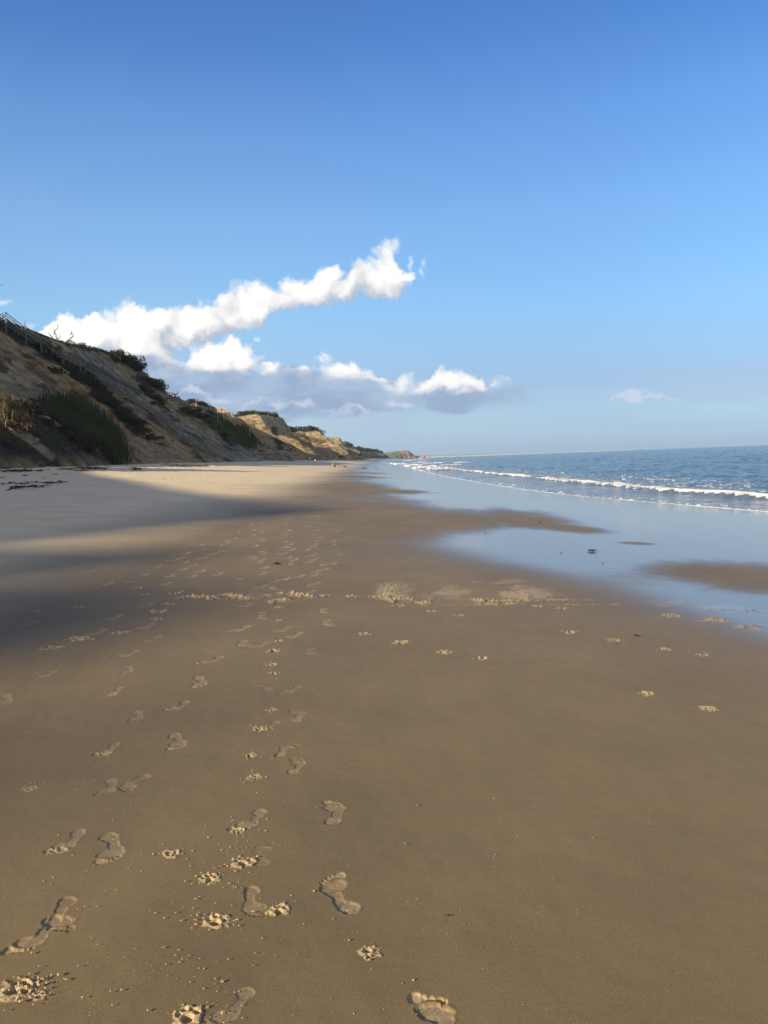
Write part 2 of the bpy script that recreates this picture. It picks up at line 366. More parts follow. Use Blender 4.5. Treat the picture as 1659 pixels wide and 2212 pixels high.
# paw prints with thrown-up crust: (u, v, size m, strength)
PAWS = [(*z3(740, 805), .075, 1), (*z3(1050, 840), .10, 1.2), (*z3(905, 910), .085, 1.1), (*z3(1205, 1050), .085, 1.1), (*z3(935, 1095), .10, 1.2), (*z3(1600, 1230), .075, 1), (*z3(75, 1385), .105, 1.8),
        (*z3(130, 1362), .06, 2.0), (*z3(810, 1505), .10, 1.2), (*z3(130, 525), .07, .5), (*z3(1175, 185), .07, 1), (*z3(1085, 385), .075, .9), (*z3(1100, 475), .08, 1), (*z3(1125, 270), .10, 1.2), (*z3(1190, 30), .08, 1),
        (*z3(1030, 705), .07, 1), (*z3(450, 372), .08, .7), (*z3(255, 790), .09, .6), (*z3(483, 120), .08, .6), (*z3(165, 1410), .05, 1.2)]
for cx, cy, s_, st in [(155, 650, .12, .8), (325, 636, .13, 1), (660, 657, .20, 1.5), (700, 627, .15, 1.2), (650, 687, .12, 1), (330, 765, .22, 1.1), (500, 740, .16, .9), (215, 803, .18, .6), (1140, 817, .12, 1.2),
                       (1125, 876, .10, 1), (1140, 912, .09, 1.1), (1160, 777, .09, 1.2), (545, 533, .12, .8), (570, 556, .16, .9), (600, 585, .12, .6), (725, 580, .14, .9), (1000, 519, .1, .8), (1180, 522, .12, .9), (295, 478, .1, .6),
                       (1155, 638, .11, 1), (1155, 693, .09, .9), (1460, 592, .16, 1.4), (1550, 595, .14, 1.2), (1340, 591, .18, 1.5), (1515, 751, .11, 1), (1085, 660, .1, .4)]:
    PAWS.append((*za(cx, cy), s_, st))
def zb(x, y): return src(1300 + x * .9524, 1900 + y * .9524)
for cx, cy, s_, st in [(75, 503, .12, 1), (215, 535, .15, 1.1), (385, 573, .14, 1), (530, 597, .12, 1), (875, 493, .14, .9), (1055, 525, .13, 1), (1250, 560, .12, .8), (1403, 583, .12, .8), (1180, 738, .12, 1), (1425, 797, .11, 1),
                       (755, 391, .12, 1.1), (850, 398, .14, 1.1), (20, 352, .14, 1.2), (110, 355, .14, 1), (205, 390, .16, .8), (330, 411, .13, .6), (443, 427, .12, .7), (1280, 430, .2, 1.1), (1440, 448, .3, .9), (1600, 475, .3, .8), (1600, 412, .2, .7)]:
    PAWS.append((*zb(cx, cy), s_, st))
# scuffed crust lines (line of clods): (u0, v0, u1, v1, width m, strength)
SCUFF = [(*za(750, 600), *za(905, 606), .10, 1.2), (*za(930, 588), *za(1050, 606), .12, 1.3), (*za(1130, 610), *za(1200, 615), .12, 1), (*za(1165, 580), *za(1285, 602), .12, 1.3), (*za(1060, 590), *za(1120, 596), .10, .6)]
def zc(x, y): return src(1350 + x * .5425, 2150 + y * .5425)
SCUFF += [(*zc(150, 165), *zc(330, 160), .28, .55), (*zc(560, 150), *zc(760, 100), .22, .3), (*zc(1000, 165), *zc(1260, 130), .34, .6), (*zc(930, 120), *zc(1100, 80), .16, .3)]
SCUFF += [(*zc(150, 182), *zc(700, 180), .10, .8), (*zc(390, 190), *zc(490, 210), .12, 1.1), (*zc(780, 182), *zc(890, 182), .12, 1.1), (*zc(780, 190), *zc(1240, 186), .05, .8), (*zc(1250, 180), *zc(1600, 186), .05, .5),
          (*zc(800, 206), *zc(1220, 206), .05, .7), (*zb(1180, 384), *zb(1400, 372), .16, .55), (*zb(1400, 400), *zb(1560, 404), .18, .9), (*zb(1400, 448), *zb(1490, 458), .10, .7), (*zb(300, 385), *zb(1100, 385), .03, .35)]
# fans of flung sand: origin, direction tips
FANS = [(zc(165, 180), [zc(240, 50), zc(300, 60), zc(200, 90), zc(330, 90), zc(260, 120)], .8), (zc(150, 130), [zc(250, 60), zc(300, 70)], .5),
        (zc(1130, 185), [zc(1290, 95), zc(1320, 120), zc(1250, 90), zc(1080, 115), zc(1200, 100), zc(1300, 150)], .7), (zc(970, 160), [zc(1100, 120), zc(1060, 140)], .5),
        (zc(560, 130), [zc(700, 70), zc(660, 80)], .35), (zc(900, 78), [zc(1100, 50), zc(1150, 45)], .5), (zc(780, 65), [zc(850, 58)], .4), (zc(400, 160), [zc(600, 150), zc(540, 120)], .3)]

# survey grid: rings round the viewpoint, finest where the sand is nearest
dens = []
r = 2.05
while r < 2600:
    dens.append(r); r += min(r * r * 0.00052, r * 0.012, 6.0)
rs = np.array([0.02, .3, .6, .9, 1.2, 1.5, 1.7, 1.85, 1.95] + dens)
az = np.concatenate([np.arange(-180, -31, 4.0), np.arange(-29, 26.01, 0.058), np.arange(28, 177, 4.0)])
RR, AZ = np.meshgrid(rs, np.radians(az), indexing='ij')
GX = (RR * np.sin(AZ)).ravel(); GY = (RR * np.cos(AZ)).ravel()
GZ = beach_z(GX, GY)
wet = wetness(GX, GY)
near = np.clip(1 - wet * 1.0, 0, 1)
damp_line = -1.6 + 1.2 * fbm(GX * .1, GY * .04, 3)
dry = 1 - sstep(GX + 0.04 * (GY - 30), -9.5, -3.2)                # 1 on the upper, dried-out beach
dry = np.clip(dry + 0.25 * fbm(GX * .15, GY * .07, 4) * (dry > 0.02), 0, 1)
# gentle relief, rougher on the dry upper beach
relief = 0.012 * fbm(GX * .5, GY * .5, 3) * near + 0.0035 * fbm(GX * 3, GY * 3, 3) * near
rough_up = sstep(-GX - GY * .02, 14, 28)
relief += rough_up * (0.10 * fbm(GX * .35, GY * .35, 4) + .05 * fbm(GX * 1.3, GY * 1.3, 3))
# trampled trail across the dry sand
GZ = GZ + np.where(RR.ravel() < 700, relief, 0)
printm = np.zeros_like(GX); crust = np.zeros_like(GX); dz_ = np.zeros_like(GX)
idx_near = np.where((RR.ravel() < 110) & (np.abs(AZ.ravel()) < 0.55))[0]
nx, ny = GX[idx_near], GY[idx_near]
CRUMB = []    # (x, y, size)
for (hu, hv), (tu, tv), side, st in FEET:
    h = ground_hit(hu, hv); t = ground_hit(tu, tv); cxy = (h[:2] + t[:2]) / 2; d = t[:2] - h[:2]; L = np.linalg.norm(d)
    if L < 1e-3: continue
    d /= L; L = min(max(L, 0.19), 0.27) * 1.04
    if cxy[1] > 6: L *= 1.15
    px_, py_ = nx - cxy[0], ny - cxy[1]
    k = np.where(px_ * px_ + py_ * py_ < (L * .8) ** 2)[0]
    if not len(k): continue
    b = (px_[k] * d[0] + py_[k] * d[1]) / L; a = (px_[k] * d[1] - py_[k] * d[0]) / L
    wob = 0.035 * fbm(nx[k] * 25, ny[k] * 25, 2)
    sole, toes = foot_mask(a + wob, b + wob, side)
    big = np.maximum(sole, toes); rim = np.clip(foot_mask(a * .86, b * .9, side)[0] - sole, 0, 1)
    g = 0.8 + 0.4 * fbm(nx[k] * 9, ny[k] * 9, 2)
    dz_[idx_near[k]] += -0.0060 * st * big * g + 0.0012 * st * rim
    printm[idx_near[k]] = np.maximum(printm[idx_near[k]], (0.40 + .5 * st) * np.clip(sole * g * (.35 + .65 * sstep(fbm(nx[k] * 14 + st * 9, ny[k] * 14, 3), -.35, .15)), 0, 1))
    crust[idx_near[k]] = np.maximum(crust[idx_near[k]], st * .55 * toes * (st > .85))
    if cxy[1] > 6.5: crust[idx_near[k]] = np.maximum(crust[idx_near[k]], _r.uniform(.3, 1) * min(.6, .07 * cxy[1] - .3) * sole)
for u, v, s_, st in PAWS:
    s_ *= .70; sh = min(st, 1.25)
    c0 = ground_hit(u, v); px_, py_ = nx - c0[0], ny - c0[1]
    k = np.where(px_ * px_ + py_ * py_ < (s_ * 1.6) ** 2)[0]
    if not len(k): continue
    rot = _r.uniform(0, 6.28) if st < 1.05 else _r.uniform(-.6, .6); cr, sr = math.cos(rot), math.sin(rot)
    a = (px_[k] * cr + py_[k] * sr) / s_; b = (-px_[k] * sr + py_[k] * cr) / s_
    rr = np.sqrt(a * a + b * b); n1 = fbm(nx[k] * 2.2 / s_, ny[k] * 2.2 / s_, 3)
    n2 = fbm(nx[k] * 2.6 / s_ + 5, ny[k] * 2.6 / s_, 3)
    body = 1 - sstep(rr + .45 * n1, .50, .66)
    pads = np.zeros_like(a)
    for pa, pb, pr in ((0, -.20, .24), (-.34, .10, .13), (-.13, .34, .13), (.13, .34, .13), (.34, .10, .13)):
        pads = np.maximum(pads, 1 - sstep(((a - pa + .06 * n1) ** 2 + (b - pb + .06 * n2) ** 2) / pr ** 2, .55, 1.1))
    up = body * (0.25 + .75 * sstep(n2, -.22, -.08)) * (1 - pads)
    dz_[idx_near[k]] += sh * min(s_, .085) * (0.062 * up - 0.11 * pads)
    crust[idx_near[k]] = np.maximum(crust[idx_near[k]], np.clip(body * (1 - .6 * pads), 0, 1) * min(1, .55 + .4 * st))
    for q in range(int(3 + 7 * st * (1 if c0[1] < 6 else .5))):
        ang = _r.uniform(0, 6.28); q_r = s_ * (0.5 + _r.exponential(.7)); CRUMB.append((c0[0] + q_r * math.cos(ang), c0[1] + q_r * math.sin(ang), _r.uniform(.0012, .0034) * (1 + .4 * st)))
for u0, v0, u1, v1, w_, st in SCUFF:
    p = ground_hit(u0, v0)[:2]; q = ground_hit(u1, v1)[:2]; d = q - p; L = np.linalg.norm(d); d /= L
    a = (nx - p[0]) * d[0] + (ny - p[1]) * d[1]; b = (nx - p[0]) * d[1] - (ny - p[1]) * d[0]
    k = np.where((a > -.3) & (a < L + .3) & (np.abs(b) < w_ * 3))[0]; a = a[k]; b = b[k]
    n1 = fbm(nx[k] * 9, ny[k] * 9, 4); b = b + .12 * fbm(nx[k] * 1.3, ny[k] * 0 + v0, 2) * (w_ > .06)
    m_ = (1 - sstep(np.abs(b + .05 * n1) / w_ + 1.1 * n1, .35, .95)) * sstep(fbm(nx[k] * 2.1 + 7, ny[k] * 1.2, 3), -.30, .05) * sstep(a, -.1, .1) * (1 - sstep(a, L - .1, L + .1))
    dz_[idx_near[k]] += st * (.020 if w_ < .15 else .004) * m_ * (.4 + np.abs(fbm(nx[k] * 22, ny[k] * 22, 2)) * 2)
    crust[idx_near[k]] = np.maximum(crust[idx_near[k]], m_ * min(1, .35 + .6 * st))
    for i in range(int(L * 16 * st)):
        t = _r.uniform(0, L); CRUMB.append((p[0] + d[0] * t + _r.normal() * w_, p[1] + d[1] * t + _r.normal() * w_ * 1.2, _r.uniform(.0015, .005)))
for (ou, ov), tips, st in FANS:
    p = ground_hit(ou, ov)[:2]
    for tu, tv in tips:
        q = ground_hit(tu, tv)[:2]; d = q - p; L = np.linalg.norm(d); d /= L
        a = (nx - p[0]) * d[0] + (ny - p[1]) * d[1]; b = (nx - p[0]) * d[1] - (ny - p[1]) * d[0]
        wid = 0.05 + .20 * np.clip(a / L, 0, 1)
        k = np.where((a > -.1) & (a < L * 1.1) & (np.abs(b) < .35))[0]; a = a[k]; b = b[k]; wid = wid[k]
        n1 = fbm(a * 3.5 + ou, b * 15, 5, .65)
        m_ = (1 - sstep(np.abs(b) / wid + .5 * n1, .3, 1.2)) * sstep(a, -.05, .1) * (1 - sstep(a / L, .55, 1.08)) * sstep(n1, -.35, .2)
        crust[idx_near[k]] = np.maximum(crust[idx_near[k]], m_ * st); dz_[idx_near[k]] += .006 * m_ * st
        for i in range(int(L * 6)):
            t = L * _r.uniform(0, 1); CRUMB.append((p[0] + d[0] * t + _r.normal() * .06, p[1] + d[1] * t + _r.normal() * .06, _r.uniform(.002, .006)))
DIMP = [za(680 + i * 9 + _r.normal() * 2, 107 - i * 2.6) for i in range(8)] + [za(10 + i * 17, 188 - i * 5 + _r.normal() * 2) for i in range(12)] + [za(60 + i * 26, 152 - i * 2 + _r.normal() * 2) for i in range(14)] + [za(850 + _r.normal() * 25, 84 + _r.normal() * 5) for i in range(14)] + [za(_r.uniform(100, 1000), _r.uniform(70, 150)) for i in range(40)]
for u, v in DIMP:
    c0 = ground_hit(u, v); q2 = ((nx - c0[0]) / .17) ** 2 + ((ny - c0[1]) / .42) ** 2; k = np.where(q2 < 4)[0]
    dz_[idx_near[k]] += -.05 * np.exp(-q2[k] * 1.6) + .02 * np.exp(-(np.sqrt(q2[k]) - 1.2) ** 2 * 8)
GZ = GZ + dz_
# faint old tread: shallow dimples of the upper trail
far_trail = sstep(-GX, 9, 13) * (1 - sstep(-GX, 24, 30)) * (RR.ravel() < 260)
crust = np.clip(crust, 0, 1)

m_sand, n, p = new_mat("beach_sand")
tc = n.node('ShaderNodeTexCoord').outputs['Object']
a_wet = n.attr('wet'); a_dry = n.attr('dry'); a_print = n.attr('print'); a_crust = n.attr('crust')
nb = n.noise(tc, 0.9, 5, .55); nf = n.noise(tc, 260, 3, .7); nm = n.noise(tc, 14, 4, .6)
damp = n.mix(n.ramp(nb, .35, .7), (0.190, 0.140, 0.068), (0.215, 0.159, 0.078))
dryc = n.mix(n.ramp(nb, .3, .7), (0.70, 0.56, 0.335), (0.80, 0.65, 0.41))
big = n.noise(n.scalev(tc, 1, .45, 1), .35, 5, .6)
damp = n.mix(1.0, damp, n.mix(n.ramp(big, .3, .7), (.86, .87, .89), (1.10, 1.09, 1.07)), 'MULTIPLY')
colr = n.mix(a_dry, damp, dryc)
colr = n.mix(n.m('MULTIPLY', a_print, n.ramp(n.noise(tc, 120, 4, .75), .36, .62, .25, 1.0)), colr, (0.38, 0.30, 0.195))
colr = n.mix(n.m('MULTIPLY', a_crust, n.ramp(nm, .3, .6, .75, 1.0)), colr, (0.47, 0.36, 0.205))
colr = n.mix(1.0, colr, n.mix(n.ramp(nf, .25, .75), (0.76, .76, .76), (1.22, 1.22, 1.22)), 'MULTIPLY')
colr = n.mix(n.m('MULTIPLY', a_wet, .85), colr, (0.150, 0.118, 0.086))
n.put(p.inputs['Base Color'], colr)
n.put(p.inputs['Roughness'], n.ramp(a_wet, .0, .95, .62, .10))
p.inputs['IOR'].default_value = 1.45
n.put(p.inputs['Specular IOR Level'], n.ramp(a_wet, 0, .8, .28, .52))
hgt = n.m('ADD', n.m('MULTIPLY', nf, .35), n.m('MULTIPLY', nm, .6))
bump(n, p, hgt, n.ramp(a_wet, .1, .7, .55, .02), 0.006)
beach = mesh_np("beach_sand", np.stack([GX, GY, GZ], -1), grid_faces(len(rs), len(az), True), m_sand,
                {'wet': wet, 'dry': dry, 'print': printm, 'crust': crust})
tag(beach, kind='structure')
print('beach verts', len(GX))
def ground_at(x, y): return float(beach_z(np.array([x]), np.array([y]))[0])

#@@SEA
_bky = [0, 20, 32, 40, 58, 81, 114, 160, 212, 300, 450]
_bkx = [14.4, 13.6, 13.1, 11.8, 10.4, 8.8, 6.4, 3.0, -.8, -6, -16]
sr_ = [2.0]
while sr_[-1] < 25000: r = sr_[-1]; sr_.append(r + min(max(r * r * 0.0005, .06 if r > 18 else .5), r * 0.02) if r < 900 else r * 1.03)
sr_ = np.array(sr_)
saz = np.concatenate([np.arange(-12, 27, 0.075), np.arange(27.5, 60, .5), np.arange(62, 178, 3)])
RS, AS = np.meshgrid(sr_, np.radians(saz), indexing='ij')
SX = (RS * np.sin(AS)).ravel(); SY = (RS * np.cos(AS)).ravel(); SR = RS.ravel()
off = SX - shore(SY)                                  # metres seaward of the swash edge
bk = SX - (np.interp(SY, _bky, _bkx) + .5 * fbm(SY * .08, SY * 0 + 3, 3) + .18 * fbm(SY * .6, SX * .2, 3))
fade = np.clip(1.4 - SR / 700, 0, 1)
depth = sstep(off, .3, 14)
# swell lines parallel to the shore plus chop
sw = SX + .06 * SY + 2.5 * fbm(SX * .03, SY * .02, 3)
chop = fbm(SX * .55, SY * .35, 5, .55)
SZ = SEA + depth * (0.10 * np.sin(sw * .55) + .20 * chop + .05 * fbm(SX * 1.6, SY * .8, 4, .6)) * (0.5 + .9 * np.clip(off / 60, 0, 1)) * np.clip(1.6 - SR / 1500, 0.25, 1)
SZ += (1 - depth) * .02 * chop * sstep(off, .1, 1)
gap = sstep(fbm(SY * .035 + 4.2, SY * 0, 2), -.42, -.25)
hgtb = (.13 + .09 * fbm(SY * .07, SY * 0, 3)) * np.exp(-(np.clip(bk, 0, 9) / 1.6) ** 2) * np.exp(-(np.clip(-bk, 0, 9) / .28) ** 2) * np.clip(gap + .3, 0, 1)
SZ += hgtb * np.clip(1.3 - SR / 400, 0, 1)
def band(x, a, b, c_, d): return sstep(x, a, b) * (1 - sstep(x, c_, d))
nfo = fbm(SX * 1.2, SY * .8, 4, .6); nf2 = fbm(SX * 3.5, SY * 2, 4, .6); lace = fbm(SX * 1.9, SY * .55, 4, .6)
foam = band(bk + .30 * nfo + .12 * nf2, -.34, -.20, .12 + .25 * perlin(SY * .09, SY * 0 + 7), .75) * gap * (SY < 330) * (.85 + .15 * sstep(nf2, -.5, .1))
foam = np.maximum(foam, sstep(lace + .45 * nf2, .02, .40) * band(bk, .3, .8, 6, 13) * .85 * np.clip(1 - SR / 260, 0, 1))
foam = np.maximum(foam, sstep(lace + .5 * nf2, .20, .52) * band(bk, 3, 6, 18, 34) * .62 * np.clip(1 - SR / 200, 0, 1))
edge = off - .25 * nfo
foam = np.maximum(foam, (1 - sstep(off - .08 * nfo, .10, .36)) * (.95 + .25 * nf2))
bk2 = SX - np.interp(SY, _bky, _bkx) - 5.5 - 2 * fbm(SY * .05 + 9, SY * 0, 3); foam = np.maximum(foam, .8 * band(bk2 + .5 * nfo, -.2, 0, .2, .8) * sstep(fbm(SY * .06 + 2, SX * 0, 2), .05, .25) * (SR < 250))
foam = np.maximum(foam, .7 * band(edge, .25, .35, .8, 2.4) * sstep(nf2, .0, .4))
# distant surf where the bay curves and off the headland
def surf_patch(u, v, a, b, st=1.0):
    global foam, SZ
    d = ray(u, v); t = (SEA - CAM_Z) / d[2]; X, Y = d[0] * t, d[1] * t
    m_ = 1 - sstep(np.sqrt(((SX - X) / a) ** 2 + ((SY - Y) / b) ** 2) + .6 * nfo, .5, 1.1); foam = np.maximum(foam, m_ * st); SZ = SZ + .35 * m_ * st
for s_ in [(893, 1006.5, 3.5, 12), (925, 1011, 3, 9), (950, 1015, 2.5, 7), (862, 1003.0, 4, 18), (905, 999.5, 4, 22), (935, 1001.5, 4, 16), (1000, 1001, 3, 9), (975, 1006, 3, 8), (842, 1002, 3, 10), (898, 994, 9, 60), (880, 996, 5, 40), (900, 991.2, 9, 90), (915, 991, 8, 80)]: surf_patch(*s_)
SZ = np.where(off < -.05, SEA - .02, SZ)
m_sea, n, p = new_mat("sea_water")
tc = n.node('ShaderNodeTexCoord').outputs['Object']
fo = n.attr('foam'); dp = n.attr('depth'); calm = n.attr('calm')
deepc = n.mix(n.ramp(n.noise(n.scalev(tc, 1, .35, 1), .02, 4), .3, .7), (0.014, 0.065, 0.14), (0.022, 0.09, 0.18))
wc = n.mix(dp, (0.115, 0.105, 0.085), deepc)
fcol = n.ramp(n.m('MULTIPLY', fo, n.ramp(n.noise(tc, 9, 4, .65), .25, .6, .6, 1.15)), .25, .7)
n.put(p.inputs['Base Color'], n.mix(fcol, wc, (0.80, 0.80, 0.78)))
n.put(p.inputs['Roughness'], n.ramp(fcol, 0, 1, .10, .8)); p.inputs['IOR'].default_value = 1.333
w1 = n.noise(n.scalev(tc, 1.0, .55, 1), 1.6, 6, .62); w2 = n.noise(n.scalev(tc, 1.0, .3, 1), .22, 5, .6)
hh = n.m('ADD', n.m('MULTIPLY', w1, .35), n.m('MULTIPLY', w2, 2.4))
bump(n, p, hh, calm, 1.7)
sea = mesh_np("sea_water", np.stack([SX, SY, SZ], -1), grid_faces(len(sr_), len(saz)), m_sea,
              {'foam': foam, 'depth': sstep(off, .5, 16), 'calm': .35 + .65 * sstep(off, .5, 10)})
tag(sea, kind='structure')
print('sea verts', len(SX))
#@@LAND
# sunlit dusty bluffs: crest rows (pixel u, pixel v, distance y) surveyed from the skyline, plus rows (None, x, y, height)
SKYL = [(0, 687, 147), (82, 718, 163), (133, 738, 174), (178, 749, 184), (222, 757, 195), (267, 769, 206), (300, 789, 213), (310, 811, 219), (339, 819, 232), (344, 836, 238), (361, 853, 245), (388, 860, 257),
        (421, 870, 275), (466, 882, 300), (501, 898, 316), (519, 904, 325), (539, 895, 354), (597, 902, 380), (599, 914, 384), (628, 934, 430), (644, 932, 455), (672, 930, 510), (695, 942, 560), (705, 946, 594),
        (724, 945, 640), (728, 959, 650), (756, 964, 760), (785, 975, 950), (809, 976, 1200), (826, 980, 1500)]
rows = []
for u, v, y in SKYL:
    d = ray(u, v); t = y / d[1]; rows.append((y, d[0] * t, CAM_Z + d[2] * t))
sky_rows = np.array(sorted(rows)); rows += [(260, -76, 19.8), (266, -76, 19.8), (331, -78, 19.5), (336, -76.5, 19.5), (350, -78, 19.8), (440, -71, 16), (449, -72, 16.5), (495, -75, 17), (504, -75, 17), (568, -78, 18.5), (588, -80, 18.5), (606, -72, 18), (612, -75, 18), (634, -75, 18.3), (700, -70, 15), (745, -72, 14), (830, -66, 13.5)]
# the coast beside and behind the viewpoint: heights that throw the shadows lying on the sand
rows += [(y, -71, h) for y, h in [(-400, 30), (-120, 30), (-75, 30), (-66, 31), (-61.5, 35.2), (-58.2, 35.9), (-57.2, 35.0), (-56.6, 34.9), (-55.2, 35.5), (-54.0, 35.8), (-52.6, 35.6), (-50.8, 35.0), (-49.4, 34.6), (-48.4, 35.3), (-46.8, 34.7),
                                   (-44.4, 33.6), (-43.0, 34.0), (-40.5, 34.4), (-38.6, 35.0), (-37.2, 35.6), (-35.5, 35.1), (-32.4, 34.6), (-27.2, 33.8), (-14, 31.3), (1.5, 28.8), (20, 25.5), (38, 22.8), (43, 23.5), (45.5, 29.5), (48, 24), (54, 17.5), (62, 15.5), (76, 16.5), (90, 22), (97.5, 27.2), (106, 24), (118, 26), (134, 28)]]
rows.sort(); rows = np.array(rows)
_by = [-400, 90, 228, 330, 600, 900, 1500]; _bxx = [-40, -41, -40, -39, -41, -50, -52]
# spurs and gullies: sideways shift of the face, abrupt where a spur turns its flank to the viewpoint
_spy = [-400, 85, 95, 110, 128, 150, 170, 188, 205, 222, 227, 246, 256, 285, 298, 306, 322, 352, 357, 384, 392, 436, 446, 470, 498, 508, 540, 562, 574, 596, 612, 622, 642, 655, 700, 712, 750, 780, 792, 840, 900, 930, 1000, 1030, 1120, 1150, 1260, 1290, 1500]
_sps = [0, 1.5, 2.2, 0, .5, 0, 1.0, 0.2, .6, .3, -2.2, -3.2, 3.4, -1.5, -2, 2.0, .5, -.5, 3.2, 1.5, -3, -5, 4, -1.5, -5, 5, -1.5, -4, 5, 0.5, -4.5, 5.5, 3.5, -3, -4.5, 2, -3, -4, 4, -2, -5, 5, -3, 6, -3, 7, -3, 7, 0]
ys = np.concatenate([np.arange(-150, 60, 1.0), np.arange(60, 84, .5), np.arange(84, 400, .33), np.arange(400, 760, .8), np.arange(760, 1500, 3.)])
ss = np.concatenate([np.linspace(-.14, 1.0, 170), 1 + np.array([.02, .05, .1, .18, .3, .5, .8, 1.2, 2, 3.5])])
YY, SS = np.meshgrid(ys, ss, indexing='ij')
XC = np.interp(YY, rows[:, 0], rows[:, 1]); HC = np.interp(YY, rows[:, 0], rows[:, 2]); XB = np.interp(YY, _by, _bxx)
bluff = sstep(YY, 330, 350)
XCs = np.where(YY > 230, np.interp(YY, sky_rows[:, 0], sky_rows[:, 1]), XC)
XC = XCs + (XC - XCs) * sstep(SS, .42, .84)
g1 = np.interp(SS, [-.14, 0, .06, .70, .86, .97, 1.0, 1.1, 4.6], [-.06, 0, .035, .62, .80, .965, 1.0, 1.01, 1.0])
g2 = np.interp(SS, [-.14, 0, .06, .5, .74, .88, .91, 1.0, 1.1, 4.6], [-.06, 0, .03, .40, .56, .95, .99, 1.0, 1.01, 1.0])
g3 = np.interp(SS, [-.14, 0, .06, .34, .56, .8, .93, .955, .975, 1.0, 1.1, 4.6], [-.06, 0, .035, .27, .46, .655, .78, .84, .97, 1.0, 1.01, 1.0])
steep = sstep(YY, 205, 212) * (1 - sstep(YY, 222, 228))
G = (g1 * (1 - bluff) + g2 * bluff) * (1 - steep) + g3 * steep
face = np.sin(np.pi * np.clip(SS, 0, 1)) ** .7 * (1 - .75 * sstep(SS, .7, .95)) * (1 - .6 * steep)
wS = np.interp(SS, [-.14, 0, .5, .8, 1, 1.1], [.8, .9, 1.0, .7, 0, 0])
warp = 4 * fbm(YY * .02, SS * 1.5, 3)
X = XB - SS * (XB - XC) + np.interp(YY + warp, _spy, _sps) * wS
n_g = fbm((YY + 1.5 * fbm(YY * .1, SS * 4, 2)) * .16, SS * 1.1, 4, .55)
rdg = fbm((YY + 10 * fbm(YY * .03, SS * 1.3, 2)) * .042 + 3.3, SS * .5, 3, .55); rdg = 1 - 2.2 * np.abs(rdg)
X += face * (rdg * np.interp(YY, [84, 200, 320, 345, 400, 440, 700, 1500], [.8, 1.0, 1.4, .9, 1.2, 2.6, 3.5, 6]) + 2.4 * n_g + .9 * np.abs(fbm(YY * .5, SS * 3, 3)) + .22 * fbm(YY * 1.6, SS * 14, 3)) * np.where(YY > 330, 1.25, 1.0)
ZB = beach_z(XB, YY)
Z = ZB + (HC - ZB) * G + face * (.45 * fbm(YY * .12 + 5, SS * 6, 4) + .16 * fbm(YY * .8, SS * 30, 3))
# blocky edges in the steep upper bluff
Z += sstep(SS, .75, .85) * (1 - sstep(SS, .97, 1.0)) * .5 * fbm(YY * .35, SS * 18, 3)
# slumped lobes at the near foot of the slope
slump = sstep(YY, 60, 84) * (1 - sstep(YY + 8 * fbm(YY * .05, SS * 3, 2), 108, 122)) * (1 - sstep(SS + .10 * fbm(YY * .07, SS * 2, 3), .34, .40)) * sstep(SS, -.1, .04)
Z += slump * (1.2 + 1.3 * fbm((YY - 40 * SS) * .13, SS * 3, 4)); X += slump * 1.2
slump2 = slump
PU, PV = project(X, YY, Z)
def streak(pts, w):
    out = np.full(PU.shape, 1e9)
    for (ax, ay), (bx, by) in zip(pts[:-1], pts[1:]):
        vx, vy = bx - ax, by - ay; t = np.clip(((PU - ax) * vx + (PV - ay) * vy) / (vx * vx + vy * vy), 0, 1)
        out = np.minimum(out, np.hypot(PU - ax - t * vx, PV - ay - t * vy))
    nz = fbm(YY * .12 + w, SS * 9, 4)
    return 1 - sstep(out / w + .9 * nz, .5, 1.1)
vis = YY > 60
grey = sstep(fbm((YY + 25 * SS) * .045, SS * 1.2 + 3, 4), -.05, .35) * .6
grey = grey * (.35 + .65 * sstep(YY, 180, 260)); grey = np.maximum(grey, .8 * streak([(0, 820), (70, 860), (180, 900)], 36)); grey = np.maximum(grey, streak([(170, 760), (260, 820), (330, 880), (420, 935), (520, 990)], 22))
grey = np.maximum(grey, streak([(480, 950), (560, 995)], 24)); grey = np.maximum(grey, streak([(580, 930), (615, 990)], 18) * .8)
grey = np.where(YY > 390, np.maximum(grey, .55), grey)
veg = np.maximum.reduce([streak([(0, 697), (60, 735), (130, 775), (170, 800), (215, 845), (262, 890), (300, 930)], 17), streak([(150, 765), (215, 800), (300, 850)], 7) * .7, .8 * streak([(300, 815), (335, 855), (355, 870)], 9),
                         .85 * streak([(395, 885), (440, 900), (475, 925), (500, 955)], 16), streak([(10, 868), (110, 872), (165, 905)], 9), .9 * streak([(20, 900), (60, 960), (110, 995)], 22), .9 * streak([(120, 890), (200, 960), (250, 992)], 20),
                         .6 * streak([(60, 790), (120, 830)], 9), .9 * streak([(590, 925), (606, 965)], 8), .8 * streak([(636, 938), (700, 955)], 6), streak([(450, 893), (520, 925), (560, 945)], 10), .97 * slump2])
pale = np.maximum.reduce([streak([(78, 888), (150, 925), (200, 963), (255, 994)], 7), streak([(0, 905), (50, 935), (110, 990)], 10), streak([(18, 872), (105, 874), (160, 900)], 3.5)]) * (SS < .6)
veg = veg * (1 - .9 * pale); grey = np.maximum(grey, .6 * pale)
veg = np.maximum(veg, sstep(SS + .03 * fbm(YY * .3, SS * 0, 3), .965, .99))                           # turf edge and heath on top
veg = np.maximum(veg, .8 * sstep(fbm(YY * .09 + 9, SS * 5, 5, .65), .26, .42) * (SS < .9) * vis)
rub = sstep(fbm(YY * .5, SS * 26, 4, .6), .12, .5)
yel = sstep(YY, 335, 350) * sstep(SS + .05 * fbm(YY * .1, SS * 3, 3), .55, .66) * (1 - sstep(YY, 700, 1000)) * (1 - sstep(SS, .93, .96))
redd = sstep(fbm(YY * .02 + 30, SS * 2, 3), .1, .5) * sstep(YY, 640, 760)
m_cliff, n, p = new_mat("cliff_face")
tc = n.node('ShaderNodeTexCoord').outputs['Object']
